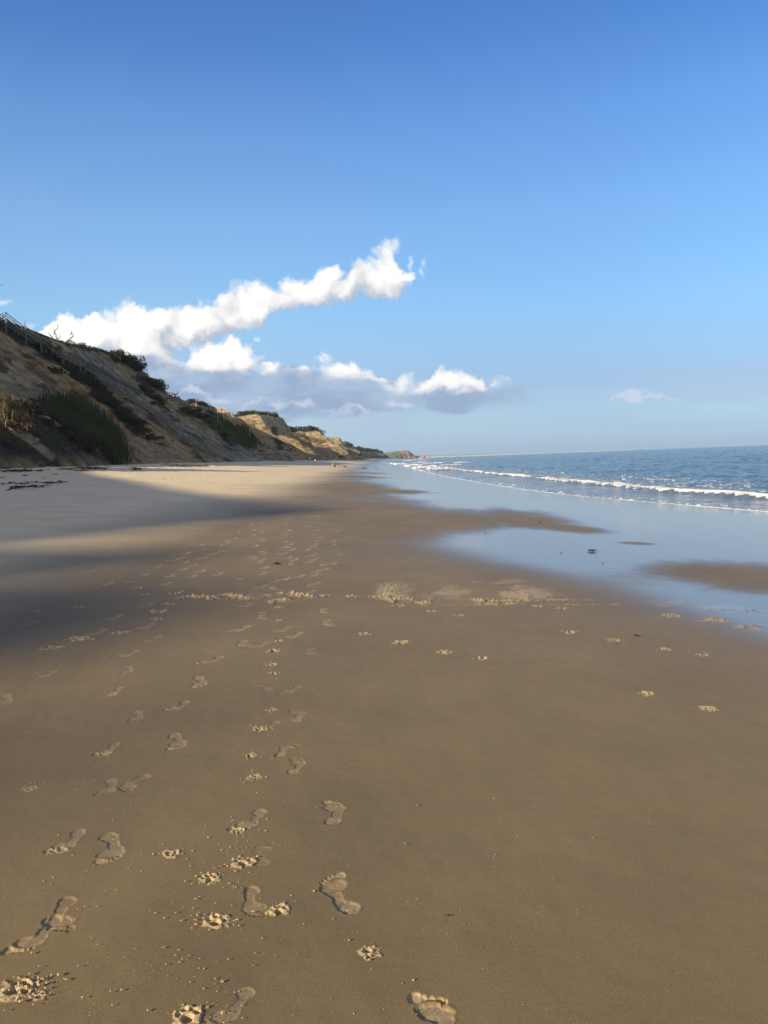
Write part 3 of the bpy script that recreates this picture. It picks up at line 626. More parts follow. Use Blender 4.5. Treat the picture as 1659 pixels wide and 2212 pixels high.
st = n.noise(n.scalev(tc, .25, 1.0, .25), .9, 6, .62); fine = n.noise(tc, 3.2, 5, .65)
tan = n.mix(n.ramp(st, .38, .62), (0.36, 0.255, 0.132), (0.56, 0.415, 0.23))
gr = n.mix(n.ramp(st, .3, .7), (0.25, 0.232, 0.178), (0.47, 0.43, 0.33))
yelc = n.mix(n.ramp(fine, .3, .7), (0.47, 0.36, 0.21), (0.66, 0.53, 0.34))
vg = n.mix(n.ramp(n.noise(tc, 1.3, 5, .7), .35, .65), (0.022, 0.026, 0.013), (0.075, 0.066, 0.036))
colr = n.mix(n.attr('grey'), tan, gr)
colr = n.mix(n.attr('yel'), colr, yelc)
colr = n.mix(n.attr('redd'), colr, (0.36, 0.20, 0.14))
colr = n.mix(n.m('MULTIPLY', n.attr('rub'), .7), colr, (0.13, 0.10, 0.065))
colr = n.mix(n.m('MULTIPLY', n.attr('veg'), n.ramp(fine, .25, .5, .7, 1)), colr, vg)
colr = n.mix(1.0, colr, n.mix(n.ramp(fine, .25, .75), (0.72, .72, .72), (1.2, 1.2, 1.2)), 'MULTIPLY')
mid = n.noise(n.scalev(tc, .6, 1.0, 1.4), .30, 6, .68)
colr = n.mix(1.0, colr, n.mix(n.ramp(mid, .32, .66), (0.66, .66, .67), (1.2, 1.19, 1.17)), 'MULTIPLY')
n.put(p.inputs['Base Color'], colr); p.inputs['Roughness'].default_value = .95; p.inputs['Specular IOR Level'].default_value = .15
bump(n, p, n.m('ADD', n.m('ADD', n.m('MULTIPLY', fine, .35), n.m('MULTIPLY', st, .6)), n.m('MULTIPLY', mid, 3.2)), 1.0, .9)
cliff = mesh_np("sea_cliff", np.stack([X, YY, Z], -1).reshape(-1, 3), grid_faces(len(ys), len(ss)), m_cliff,
                {'grey': grey, 'veg': veg, 'rub': rub, 'redd': redd, 'yel': yel})
tag(cliff, kind='structure')
CLV = np.stack([X, YY, Z], -1)
ok = (YY > 60) & (SS > .01)
_cu, _cv, _cp, _cs = PU[ok], PV[ok], CLV[ok], SS[ok]
def cliff_hit(u, v, tol=4.0):
    d = np.hypot(_cu - u, _cv - v); k = np.where(d < tol)[0]
    if not len(k): k = np.array([int(np.argmin(d))])
    return _cp[k[np.argmin(_cp[k, 1])]]
# inland ground behind the crest
ib = np.arange(-150, 1500, 10.); hb_ = np.interp(ib, rows[:, 0], rows[:, 2]); cb_ = np.interp(ib, rows[:, 0], rows[:, 1])
V = []
for i, y in enumerate(ib):
    for k, (dx_, dh) in enumerate([(-60, -.6), (-160, -3), (-900, -8)]): V.append((cb_[i] + dx_, y, hb_[i] + dh))
m_heath, n, p = new_mat("heath"); tc = n.node('ShaderNodeTexCoord').outputs['Object']
n.put(p.inputs['Base Color'], n.mix(n.noise(tc, .2, 5, .6), (0.04, 0.055, 0.02), (0.11, 0.11, 0.05))); p.inputs['Roughness'].default_value = 1
tag(mesh_np("heath_land", V, grid_faces(len(ib), 3), m_heath), kind='structure')

# ---- far headland (green hill with a red clay flank), low far beach
def far_uvy(u, v, y): d = ray(u, v); t = y / d[1]; return d[0] * t, CAM_Z + d[2] * t
hp = [far_uvy(u, v, 1620) for u, v in [(760, 984), (800, 982), (826, 979.6), (845, 976), (858, 974.6), (866, 974.2), (874, 972.6), (882, 973.6), (888, 978.5), (894, 982.5), (900, 986.3), (903, 989.5), (925, 994)]]
hx = np.array([a for a, b in hp]); hz_ = np.array([b for a, b in hp])
gx = np.concatenate([np.linspace(hx[0] - 30, hx[2], 16), np.linspace(hx[2] + 1, hx[-1] + 4, 90)]); gy = np.concatenate([np.linspace(1440, 1620, 60), np.linspace(1640, 2100, 14)])
FX, FY = np.meshgrid(gx, gy, indexing='ij')
top = np.interp(FX, hx, hz_)
w_ = sstep(FY, 1455 + 90 * sstep(FX, -45, -5) + 14 * fbm(FX * .06, FY * 0, 3), 1610)
FZ = -1.5 + (top + 1.5) * w_ ** .75 + 1.6 * fbm(FX * .12, FY * .03, 4) * w_ * (1 - w_) * 4
redm = sstep(FX + 10 * fbm(FX * .05, FY * .03, 3), -32, -20); gul = fbm(FX * .35 + FZ * .2, FY * .01, 3)
m_head, n, p = new_mat("headland"); tc = n.node('ShaderNodeTexCoord').outputs['Object']
gcol = n.mix(n.ramp(n.noise(tc, .06, 5, .6), .35, .65), (0.10, 0.13, 0.045), (0.19, 0.20, 0.085))
rcol = n.mix(n.ramp(n.noise(n.scalev(tc, 1, .2, .4), .25, 4, .6), .35, .62), (0.15, 0.10, 0.08), (0.40, 0.28, 0.21))
n.put(p.inputs['Base Color'], n.mix(n.attr('redd'), gcol, rcol)); p.inputs['Roughness'].default_value = 1
tag(mesh_np("headland", np.stack([FX, FY, FZ], -1).reshape(-1, 3), grid_faces(len(gx), len(gy)), m_head, {'redd': redm}), kind='structure')
# low beach and dunes curving away beyond the headland
cv_ = [(-60, 1560), (-20, 1640), (14, 1760), (40, 1950), (75, 2200), (130, 2500), (210, 2850), (330, 3250), (500, 3700), (720, 4200), (980, 4750), (1280, 5400), (1500, 5900)]
V = []; at = []
for i, (x, y) in enumerate(cv_):
    t_ = 1 - i / (len(cv_) - 1)
    for q, (o_, h_, g_) in enumerate([(0, -1.5, 0), (6, 0, 0), (40, 2.0, 0), (70, 3.2, 0), (90, 5.2, 1), (120, 6.2, 1), (170, 6.0, 1), (260, 6, 1)]):
        hh_ = h_ if h_ <= 0 else h_ * (.35 + .65 * t_ ** .7)
        V.append((x - o_ * .45, y + o_ * 1.0, hh_ * (1 + .16 * math.sin(i * 2.3 + q)))); at.append(g_)
# refine along the curve for an uneven dune line
V = np.array(V).reshape(len(cv_), 8, 3); ti = np.linspace(0, len(cv_) - 1, 220)
VV = np.stack([np.stack([np.interp(ti, range(len(cv_)), V[:, q, k]) for k in range(3)], -1) for q in range(8)], 1)
VV[:, 4:, 2] *= (1 + .22 * fbm(ti[:, None] * 3, np.arange(4)[None, :] * .7, 4)); at = np.tile(np.array([0, 0, 0, .3, 1, 1, 1, 1.]), (220, 1))
m_dune, n, p = new_mat("far_dunes"); tc = n.node('ShaderNodeTexCoord').outputs['Object']
n.put(p.inputs['Base Color'], n.mix(n.attr('green'), (0.78, 0.73, 0.62), n.mix(n.ramp(n.noise(tc, .012, 4), .4, .6), (0.10, 0.13, 0.07), (0.26, 0.24, 0.15)))); p.inputs['Roughness'].default_value = 1
tag(mesh_np("far_beach", VV.reshape(-1, 3), grid_faces(220, 8), m_dune, {'green': at}), kind='structure')
#@@THINGS
# ---------------------------------------------------------------- plants, built as clumps of leaf-sized faces
def leaf_mat(name, a, b):
    m_, n, p = new_mat(name); tc = n.node('ShaderNodeTexCoord').outputs['Object']
    oi = n.node('ShaderNodeObjectInfo').outputs['Random']
    f = n.m('ADD', n.ramp(n.noise(tc, 1.1, 4, .7), .3, .7), n.m('MULTIPLY', n.m('SUBTRACT', oi, .5), .5), clamp=True)
    n.put(p.inputs['Base Color'], n.mix(f, a, b)); p.inputs['Roughness'].default_value = .8; p.inputs['Specular IOR Level'].default_value = .2
    return m_
M_green = leaf_mat('shrub_leaves', (0.035, 0.046, 0.020), (0.098, 0.105, 0.045))
M_dark = leaf_mat('dark_shrub_leaves', (0.024, 0.030, 0.015), (0.078, 0.074, 0.038))
M_brown = leaf_mat('dry_brush', (0.055, 0.042, 0.028), (0.12, 0.09, 0.055))
M_reed_shade = leaf_mat('shaded_reeds', (0.020, 0.030, 0.014), (0.068, 0.076, 0.036))  # copy of the reed material, darkened to put the slope's shade into its colour
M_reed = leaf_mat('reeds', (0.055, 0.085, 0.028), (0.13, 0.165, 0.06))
M_gold = leaf_mat('golden_grass', (0.10, 0.09, 0.04), (0.24, 0.20, 0.10))
def wood_mat(name, a, b):
    m_, n, p = new_mat(name); tc = n.node('ShaderNodeTexCoord').outputs['Object']
    n.put(p.inputs['Base Color'], n.mix(n.noise(n.scalev(tc, 3, 3, .6), 4, 4, .6), a, b)); p.inputs['Roughness'].default_value = .85; return m_
M_grey_wood = wood_mat('weathered_wood', (0.12, 0.12, 0.115), (0.24, 0.235, 0.22))
M_new_wood = wood_mat('fresh_timber', (0.38, 0.28, 0.18), (0.58, 0.46, 0.33))
M_dead = wood_mat('dead_branches', (0.18, 0.16, 0.13), (0.36, 0.32, 0.27))
M_pale = wood_mat('bleached_wood', (0.40, 0.37, 0.32), (0.62, 0.58, 0.52))
def bush_mesh(name, rad, hgt, n, leaf, seed, mat, spiky=0.0):
    g = np.random.default_rng(seed); V = []; F = []
    nl = 7; cen = np.stack([g.normal(0, rad * .42, nl), g.normal(0, rad * .42, nl), g.uniform(.25, .75, nl) * hgt], -1); cr = g.uniform(.35, .6, nl) * min(rad, hgt)
    for i in range(n):
        k = g.integers(nl); d = g.normal(size=3); d /= np.linalg.norm(d); q = cen[k] + d * cr[k] * g.uniform(.55, 1.05) ** .5 * np.array([1.25, 1.25, .85])
        if q[2] < 0: q[2] = abs(q[2]) * .3
        if spiky and g.random() < spiky: q[2] += g.uniform(0, .35) * hgt
        a = g.normal(size=3); a /= np.linalg.norm(a); b = np.cross(a, g.normal(size=3)); b /= np.linalg.norm(b); s = leaf * g.uniform(.6, 1.3)
        i0 = len(V); V += [q - a * s, q + b * s * .55, q + a * s, q - b * s * .55]; F.append([i0, i0 + 1, i0 + 2, i0 + 3])
    return V, F
def make_bush(name, rad, hgt, n, leaf, seed, mat):
    root = empty(name)
    V, F = bush_mesh(name, rad, hgt, n, leaf, seed, mat); mesh_np('foliage', V, F, mat, parent=root, smooth=False)
    mb = MB(); g = np.random.default_rng(seed)
    for k in range(5):
        a = g.uniform(0, 6.28); mb.tube([(0, 0, -.5), (math.cos(a) * rad * .3, math.sin(a) * rad * .3, hgt * .3), (math.cos(a) * rad * .55, math.sin(a) * rad * .55, hgt * .65)], [.06, .045, .02], 4)
    mb.build('stem', M_brown, root); return root
def scatter(protos, spots, group, labels, cat, sink=.25, yshift=0):
    g = np.random.default_rng(len(spots) + 11)
    used = set()
    for i, (P, sc) in enumerate(spots):
        k = int(g.integers(len(protos))); pr = protos[k]
        o = pr if (k not in used) else copy_tree(pr); used.add(k)
        o.location = (P[0], P[1], P[2] - sink * sc); o.rotation_euler = (0, 0, g.uniform(0, 6.28)); o.scale = (sc * g.uniform(.85, 1.2), sc * g.uniform(.85, 1.2), sc * g.uniform(.8, 1.15))
        tag(o, labels if isinstance(labels, str) else labels[i], cat, group)
    for k, pr in enumerate(protos):
        if k not in used:
            for ch in list(pr.children): bpy.data.objects.remove(ch)
            bpy.data.objects.remove(pr)
g_ = np.random.default_rng(99)
def along(pts, n, jit, size, tol=4, lift=0):
    out = []; L = [0]
    for a, b in zip(pts[:-1], pts[1:]): L.append(L[-1] + math.hypot(b[0] - a[0], b[1] - a[1]))
    for i in range(n):
        t = (i + g_.uniform(.1, .9)) / n * L[-1]; u = np.interp(t, L, [q[0] for q in pts]) + g_.normal() * jit * .4; v = np.interp(t, L, [q[1] for q in pts]) + g_.normal() * jit + jit * .2
        out.append((cliff_hit(u, v, tol), g_.uniform(*size)))
    return out
def crest_spots(y0, y1, n, size, back=(.0, .3)):
    out = []
    for i in range(n):
        y = y0 + (y1 - y0) * (i + g_.uniform(.1, .9)) / n; s_ = g_.uniform(*back)
        r_ = int(np.argmin(abs(ys - y))); c_ = int(np.argmin(abs(ss - (1 + s_ * .1)))); q = CLV[r_, c_]
        out.append(((q[0] + g_.uniform(-3.0 * back[1], 0), q[1], q[2]), g_.uniform(*size)))
    return out
scatter([make_bush('shrub', 1.7, 1.3, 700, .15, s, M_green) for s in (1, 2, 3)], crest_spots(176, 214, 38, (.45, .95), (0, .8)), 'shrubs along the near cliff crest', 'low green shrub lining the near cliff crest right of the dead trees', 'shrub', .4)
scatter([make_bush('shrub', 1.6, 1.1, 600, .15, s, M_dark) for s in (4, 5)], crest_spots(146, 176, 24, (.3, .6), (0, .8)), 'shrubs behind the upper stairs', 'low dark shrub on the cliff crest behind the top of the grey wooden stairs', 'shrub', .4)
scatter([make_bush('overhanging_shrub', 2.0, 2.2, 1100, .17, s, M_dark) for s in (6, 7)], along([(248, 774), (275, 778), (298, 790)], 12, 3, (.7, 1.15)), 'dark shrubs on the overhang', 'dark bristly shrub crowding the overhanging end of the near cliff crest', 'shrub', .6)
scatter([make_bush('shrub', 1.8, 2.0, 900, .17, s, M_dark) for s in (8, 9)], along([(314, 820), (330, 826), (342, 838)], 9, 2.5, (.6, 1.0)), 'shrubs in the notch', 'dark shrub in the notch of the skyline just right of the overhanging crest', 'shrub', .6)
scatter([make_bush('shrub', 1.9, 1.8, 800, .18, s, M_green) for s in (10, 11)], crest_spots(246, 322, 40, (.5, 1.0), (0, .8)), 'shrubs on the middle crest', 'green shrub on the middle cliff crest between the notch and the pale new stairs', 'shrub', .4)
scatter([make_bush('heath_shrub', 2.4, 2.2, 1200, .2, s, M_green) for s in (12, 13)], crest_spots(354, 383, 26, (.8, 1.25), (0, .9)), 'shrubs capping the yellow bluff', 'dense green shrub in the thick flat cap on top of the bright yellow bluff', 'shrub', .5)
scatter([make_bush('heath_shrub', 3.0, 2.6, 1200, .26, s, M_green) for s in (14, 15)], crest_spots(425, 580, 34, (.8, 1.4), (0, .9)), 'shrubs on the rounded hilltop', 'grey green shrub covering the rounded hilltop beyond the yellow bluff', 'shrub', .5)
scatter([make_bush('distant_shrub', 4.0, 3.6, 900, .45, s, M_dark) for s in (16, 17)], crest_spots(660, 1400, 36, (.8, 1.5), (0, .9)), 'shrubs on the far low cliffs', 'small dark shrub on top of the far low clay cliffs', 'shrub', .5)
scatter([make_bush('slope_bush', 1.6, 1.7, 800, .16, s, M_dark) for s in (18, 19, 20)], along([(85, 745), (130, 778), (165, 800), (205, 835), (245, 875), (275, 905), (300, 925)], 60, 6, (.45, .95)), 'bushes below the grey stairs', 'dark green bush in the dense belt running down the slope just below the grey stairs', 'bush', .3)
scatter([make_bush('slope_bush', 1.3, 1.1, 500, .15, s, M_green) for s in (21, 22)], along([(285, 905), (320, 930), (350, 955)], 12, 8, (.5, .9)) + along([(195, 905), (235, 945), (262, 950)], 5, 6, (.4, .8)) + along([(200, 735), (230, 760)], 1, 2, (.4, .5)), 'scattered slope bushes', 'small green bush scattered over the bare sand slope beside the lower grey stairs', 'bush', .3)
scatter([make_bush('slope_bush', 1.6, 1.5, 700, .16, s, M_dark) for s in (23, 24)], along([(305, 830), (330, 858), (350, 868)], 14, 4, (.6, 1.0)), 'bushes below the overhang', 'dark bush on the scree right below the overhanging cliff crest', 'bush', .3)
scatter([make_bush('slope_bush', 1.8, 1.5, 700, .18, s, M_dark) for s in (25, 26)], along([(400, 878), (440, 896), (468, 918), (490, 950)], 13, 3, (.45, .85)), 'bushes on the middle slope', 'dark bush on the shaded slope below the middle crest, left of the pale stairs', 'bush', .3)
scatter([make_bush('dry_bush', 1.5, 1.3, 800, .13, s, M_brown) for s in (27, 28)], along([(5, 900), (30, 912), (55, 930)], 9, 7, (.4, .8)), 'dry bushes on the near slump', 'brown dry bush on the dark slumped earth at the lower left', 'bush', .3)
scatter([make_bush('slope_bush', 1.5, 1.2, 800, .13, s, M_dark) for s in (29, 30)], along([(10, 872), (60, 874), (110, 880), (150, 900)], 14, 6, (.5, .9)) + along([(110, 905), (160, 950), (200, 975)], 14, 8, (.5, .9)), 'dark bushes on the near slump', 'dark bush on the slumped ledge left of the tall reeds', 'bush', .3)
tuft = make_bush('slope_tuft', 1.5, 1.0, 700, .14, 31, M_dark)
tag(tuft, 'lone dark tuft of brush on the bare sand slope high at the left', 'bush'); q = cliff_hit(118 / 1.0 * .98, 800); tuft.location = (q[0], q[1], q[2] - .3); tuft.scale = (1.5, 1.5, 1.1)

def reed_mesh(spots, hmin, hmax, seed, w=.035):
    g = np.random.default_rng(seed); V = []; F = []
    for P in spots:
        h = g.uniform(hmin, hmax); a = g.uniform(0, 6.28); ln = g.normal(0, .14, 2) * h; s = w * g.uniform(.7, 1.4)
        ax = np.array([math.cos(a), math.sin(a), 0]) * s; i0 = len(V); p0 = np.array(P) - [0, 0, .2]; p1 = p0 + [ln[0] * .3, ln[1] * .3, h * .55]; p2 = p0 + [ln[0], ln[1], h]
        V += [p0 - ax, p0 + ax, p1 + ax, p1 - ax, p2 + ax * .15, p2 - ax * .15]; F += [[i0, i0 + 1, i0 + 2, i0 + 3], [i0 + 3, i0 + 2, i0 + 4, i0 + 5]]
        if g.random() < .5:
            t = p0 + (p1 - p0) * g.uniform(.5, 1.2); e = t + np.array([g.normal() * .3, g.normal() * .3, g.uniform(.1, .5)]) * h * .3; i0 = len(V); V += [t - ax * .8, t + ax * .8, e + ax * .3, e - ax * .3]; F.append([i0, i0 + 1, i0 + 2, i0 + 3])
    return V, F
def poly_spots(poly, n, seed, tol=3):
    g = np.random.default_rng(seed); us = [q[0] for q in poly]; vs = [q[1] for q in poly]; out = []
    base = []
    while len(base) < 260:
        u, v = g.uniform(min(us), max(us)), g.uniform(min(vs), max(vs)); c_ = False; j = len(poly) - 1
        for i in range(len(poly)):
            if (vs[i] > v) != (vs[j] > v) and u < (us[j] - us[i]) * (v - vs[i]) / (vs[j] - vs[i]) + us[i]: c_ = not c_
            j = i
        if c_: base.append(cliff_hit(u, v, tol))
    for i in range(n):
        b = base[int(g.integers(len(base)))]; out.append((b[0] + g.normal() * .9, b[1] + g.normal() * 1.3, b[2] + .0))
    return out
# drop the scattered roots onto the slope again
from mathutils.bvhtree import BVHTree
_sel = (ys > 70) & (ys < 760); _ci = np.where(_sel)[0]; _cm = CLV[_ci[0]:_ci[-1] + 1]
BVH = BVHTree.FromPolygons(_cm.reshape(-1, 3).tolist(), grid_faces(_cm.shape[0], _cm.shape[1]).tolist())
def drop(P):
    h = BVH.ray_cast(Vector((P[0], P[1], P[2] + 8)), Vector((0, 0, -1)), 40)
    return tuple(h[0]) if h[0] is not None else tuple(P)
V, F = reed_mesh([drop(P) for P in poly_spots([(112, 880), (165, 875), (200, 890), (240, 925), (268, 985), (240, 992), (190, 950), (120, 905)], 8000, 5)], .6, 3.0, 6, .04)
tag(mesh_np('reed_bed', V, F, M_reed_shade, smooth=False), 'tall dark green reed bed on the shaded lower slope at the left', 'reeds', kind='stuff')
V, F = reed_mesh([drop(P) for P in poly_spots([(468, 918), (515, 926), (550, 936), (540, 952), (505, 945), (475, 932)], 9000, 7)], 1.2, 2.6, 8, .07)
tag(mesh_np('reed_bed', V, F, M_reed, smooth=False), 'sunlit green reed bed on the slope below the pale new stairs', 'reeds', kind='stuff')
V, F = reed_mesh([drop(P) for P in poly_spots([(0, 868), (10, 872), (22, 885), (30, 897), (0, 897)], 1100, 9)], .5, 1.5, 10, .03)
tag(mesh_np('golden_grass', V, F, M_gold, smooth=False), 'golden seeding grass catching the sun on the slump at the left edge', 'grass', kind='stuff')

# ---------------------------------------------------------------- wooden stairs
def add_rail(mb, P, Q, n, h=1.0, w=.09):
    P = Vector(P); Q = Vector(Q); mb.bar(P + Vector((0, 0, h)), Q + Vector((0, 0, h)), w, w); mb.bar(P + Vector((0, 0, h * .55)), Q + Vector((0, 0, h * .55)), w * .8, w * .8)
    for i in range(n + 1):
        q = P.lerp(Q, i / n); mb.bar(q + Vector((0, 0, -.1)), q + Vector((0, 0, h + .05)), w * 1.2, w * 1.2)
def staircase(name, pts, mat, label, width=1.4, off=.9, w=.10, landing=None, deep=2.6, group=None):
    root = empty(name, pts[0]); O = Vector(pts[0]); tag(root, label, 'stairs', group)
    for i in range(len(pts) - 1):
        P = Vector(pts[i]) - O + Vector((0, 0, off)); Q = Vector(pts[i + 1]) - O + Vector((0, 0, off)); d = (Q - P); dh = Vector((d.x, d.y, 0)).normalized(); s = Vector((-dh.y, dh.x, 0))
        P = P + dh * .7
        for k in (-1, 1):
            fl = MB(); fl.bar(P + s * k * width / 2, Q + s * k * width / 2, .09, .24); fl.build('stringer', mat, root)
        tr = MB(); n = max(3, int(abs(d.z) / .19))
        for j in range(n):
            c_ = P.lerp(Q, (j + .5) / n); wt = min(width, 1.4) / 2; tr.bar(c_ - s * wt, c_ + s * wt, .24, .04)
        tr.build('treads', mat, root)
        for k in (-1, 1):
            rl = MB(); add_rail(rl, P + s * k * width / 2, Q + s * k * width / 2, max(2, int(d.length / 2.4)), w=w); rl.build('handrail', mat, root)
        m_ = max(1, int(d.length / 4.5))
        for j in range(m_):
            c_ = P.lerp(Q, j / m_)
            for k in (-1, 1):
                sp = MB(); b = c_ + s * k * width / 2; sp.bar(b + Vector((0, 0, -deep)), b + Vector((0, 0, .1)), .16, .16); sp.build('support_post', mat, root)
        if landing and i in landing:
            ld = MB(); c_ = P - dh * .7
            ld.box(c_.x, c_.y, c_.z, 2.2, 2.2, .1)
            l_ = ld.build('landing', mat, root)
            lr = MB()
            for ax, ay, bx, by in ((-1.1, -1.1, 1.1, -1.1), (-1.1, 1.1, 1.1, 1.1), (-1.1, -1.1, -1.1, 1.1)): add_rail(lr, c_ + Vector((ax, ay, 0)), c_ + Vector((bx, by, 0)), 2, w=w)
            lr.build('landing_railing', mat, l_)
            for ax, ay in ((-1, -1), (1, -1), (1, 1), (-1, 1)):
                sp = MB(); sp.bar(c_ + Vector((ax, ay, -deep - .6)), c_ + Vector((ax, ay, .1)), .2, .2); sp.build('landing_leg', mat, l_)
    return root
def stair_path(uv): return [tuple(cliff_hit(u, v, 5)) for u, v in uv]
sp_ = stair_path([(2, 700), (46, 728), (84, 752), (131, 783), (170, 803), (213, 826)])
staircase('wooden_stairs', sp_, M_grey_wood, 'weathered grey wooden stairs descending from the top left cliff crest', landing=(2, 3, 4), off=1.2, w=.10)
sp2 = stair_path([(222, 828), (268, 860), (300, 880), (340, 908), (374, 938), (420, 965), (476, 994)])
staircase('wooden_stairs', sp2, M_grey_wood, 'lower flight of weathered grey stairs crossing the sand slope down to the beach', landing=(0, 3), off=.8, w=.11)
def far_at(u, v, y): d = ray(u, v); t = y / d[1]; return (d[0] * t, y, CAM_Z + d[2] * t)
y3 = min(cliff_hit(u, v, 5)[1] for u, v in ((474, 896), (490, 910), (508, 924))) - 2.5; y4 = min(cliff_hit(u, v, 5)[1] for u, v in ((542, 934), (558, 948), (570, 960))) - 2
staircase('timber_stairs', [far_at(472, 889, y3), far_at(514, 922, y3 - 2)], M_new_wood, 'pale new timber stairs standing in the sun at the top of the middle cliff', off=.4, w=.17, deep=3.4, width=3.4)
staircase('timber_stairs', [far_at(540, 930, y4), far_at(574, 961, y4 - 2)], M_new_wood, 'short pale timber steps in the sun right of the sunlit reeds', off=.4, w=.15, deep=2.2, width=2.6)

# ---------------------------------------------------------------- dead trees, snags, logs
def far_pt(u, v, P):          # world point seen at (u, v) in the upright plane through P
    d = ray(u, v); t = P[1] / d[1]; return Vector((d[0] * t, P[1], CAM_Z + d[2] * t))
def dead_tree(label, base, limbs, rad, mat=M_dead, name='dead_tree', group=None):
    P = cliff_hit(*base); B = far_pt(base[0], base[1] + 2, P); root = empty(name, B); tag(root, label, 'dead tree', group)
    for i, L in enumerate(limbs):
        mb = MB(); pts = [far_pt(u, v, P) - B for u, v in L]; pts = [q + Vector((0, (-1) ** i * .5 * k, 0)) for k, q in enumerate(pts)]
        n = len(pts); mb.tube(pts, [rad * (1 - .75 * k / (n - 1)) * (1 if i == 0 else .75) for k in range(n)], 5); mb.build('trunk' if i == 0 else 'branch', mat, root, True)
def q0(x, y): return src(x * .18083, 1160 + y * .18083)      # the 300-pixel close-up of the upper left
dead_tree('bare dead tree with two tall curving limbs, left of the pair on the crest', q0(1195, 640), [[q0(1195, 640), q0(1140, 560), q0(1120, 510), q0(1050, 440), q0(1030, 375)], [q0(1130, 520), q0(1160, 450), q0(1245, 400), q0(1250, 320)], [q0(1190, 615), q0(1225, 570), q0(1195, 500)], [q0(1095, 590), q0(1060, 540), q0(1030, 495)]], .16)
dead_tree('bare dead tree leaning right with forked top, right of the pair on the crest', q0(1335, 690), [[q0(1335, 690), q0(1400, 630), q0(1455, 560), q0(1462, 520), q0(1410, 460), q0(1400, 430)], [q0(1460, 525), q0(1500, 510), q0(1520, 450)], [q0(1400, 632), q0(1445, 645), q0(1470, 690), q0(1512, 735)]], .16)
dead_tree('thin crooked dead stem on the crest above the upper stairs', q0(505, 345), [[q0(505, 345), q0(480, 290), q0(492, 215)]], .12, name='dead_sapling')
dead_tree('leaning dead stem beside the stair railing at the very left', q0(40, 190), [[q0(40, 190), q0(60, 110), q0(95, 45)], [q0(62, 110), q0(75, 70)]], .14, name='dead_sapling')
dead_tree('pale bleached log lying down the crest beside the grey stairs', q0(1240, 770), [[q0(1100, 670), q0(1160, 675), q0(1230, 710), q0(1340, 800), q0(1430, 880)]], .17, M_pale, 'bleached_log')
dead_tree('thinner bleached log lying just under the longer one by the grey stairs', q0(1230, 780), [[q0(1110, 680), q0(1170, 690), q0(1210, 730), q0(1250, 780)]], .13, M_pale, 'bleached_log')
def q6(x, y): return src(600 + x * .15672, 1420 + y * .15672)
dead_tree('dark dead tree with forked bare branches on the middle crest skyline', q6(345, 430), [[q6(345, 430), q6(350, 380), q6(400, 350), q6(420, 295)], [q6(350, 380), q6(330, 340)]], .28, M_brown)
dead_tree('small leafy skyline tree stem at the notch', q6(45, 280), [[q6(45, 280), q6(55, 220)]], .2, M_brown, 'bare_sapling')
dead_tree('pale leaning snag below the middle crest', q6(870, 670), [[q6(870, 670), q6(850, 600), q6(850, 550)], [q6(855, 600), q6(800, 605)]], .22, M_pale, 'snag')
sap = make_bush('small_tree', 1.5, 2.6, 900, .18, 41, M_green); P = cliff_hit(*q6(50, 290)); sap.location = (P[0], P[1], P[2] + .6); tag(sap, 'small leafy tree poking above the skyline beside the notch', 'tree')

def post(label, u, v0, v1, w, mat, name='wooden_post'):
    B = ground_hit(u, v0); B = far_pt(u, v0, (0, 298, 0)); T = far_pt(u, v1, (0, 298, 0)); B.z = min(B.z, ground_at(B.x, B.y) + .1)
    mb = MB(); pts = [B + Vector((0, 0, -.4)), B.lerp(T, .5) + Vector((.05, 0, 0)), T]; mb.tube(pts, [w, w * .9, w * .75], 8); o = mb.build(name, mat, None, True); tag(o, label, 'post')
post('tall pale wooden post standing at the foot of the shaded cliff', *src(1163, 1728), src(1163, 1716)[1], .19, M_pale)
post('short stubby wooden post at the cliff foot, right of the tall one', *src(1182, 1728), src(1182, 1723)[1], .24, M_pale)

# driftwood heap at the cliff foot
P = cliff_hit(*src(930, 1736), 5); root = empty('driftwood_pile', (P[0] + .5, P[1] - 1, ground_at(P[0] + .5, P[1] - 1))); tag(root, 'heap of bleached driftwood at the foot of the shaded slope', 'driftwood')
g = np.random.default_rng(5)
for k in range(8):
    mb = MB(); a = g.uniform(-.5, .5); c_ = np.array([g.uniform(-1.1, 1.1), g.uniform(-.6, .6), g.uniform(.1, .5)]); d = np.array([math.cos(a), math.sin(a) * .5, g.normal() * .5]); d *= g.uniform(.5, 1.1)
    mb.tube([tuple(c_ - d), tuple(c_ + [0, 0, .06]), tuple(c_ + d)], [.12, .11, .06], 6); mb.build('branch', M_pale, root, True)

# ---------------------------------------------------------------- rocks
def rock_mesh(name, rx, ry, rz, seed, mat, prof=None, sub=4):
    import bmesh
    bm = bmesh.new(); bmesh.ops.create_icosphere(bm, subdivisions=sub, radius=1)
    for v in bm.verts:
        a = np.array([v.co.x * 1.3 + seed]), np.array([v.co.y * 1.3 + v.co.z * .8])
        f = 1 + .28 * float(fbm(*a, 4)[0]) ; x, y, z = v.co.x * f, v.co.y * f, v.co.z * f
        if prof: x, y, z = prof(x, y, z)
        v.co = (x * rx, y * ry, max(z, -.35) * rz)
    me = bpy.data.meshes.new(name); bm.to_mesh(me); bm.free(); me.materials.append(mat)
    o = bpy.data.objects.new(name, me); COL.objects.link(o); return o
def rock_mat(name, a, b):
    m_, n, p = new_mat(name); tc = n.node('ShaderNodeTexCoord').outputs['Object']
    f = n.noise(n.scalev(tc, 1, 1, 2.5), 2.2, 6, .65); n.put(p.inputs['Base Color'], n.mix(n.ramp(f, .3, .7), a, b)); p.inputs['Roughness'].default_value = .85; bump(n, p, f, .8, .12); return m_
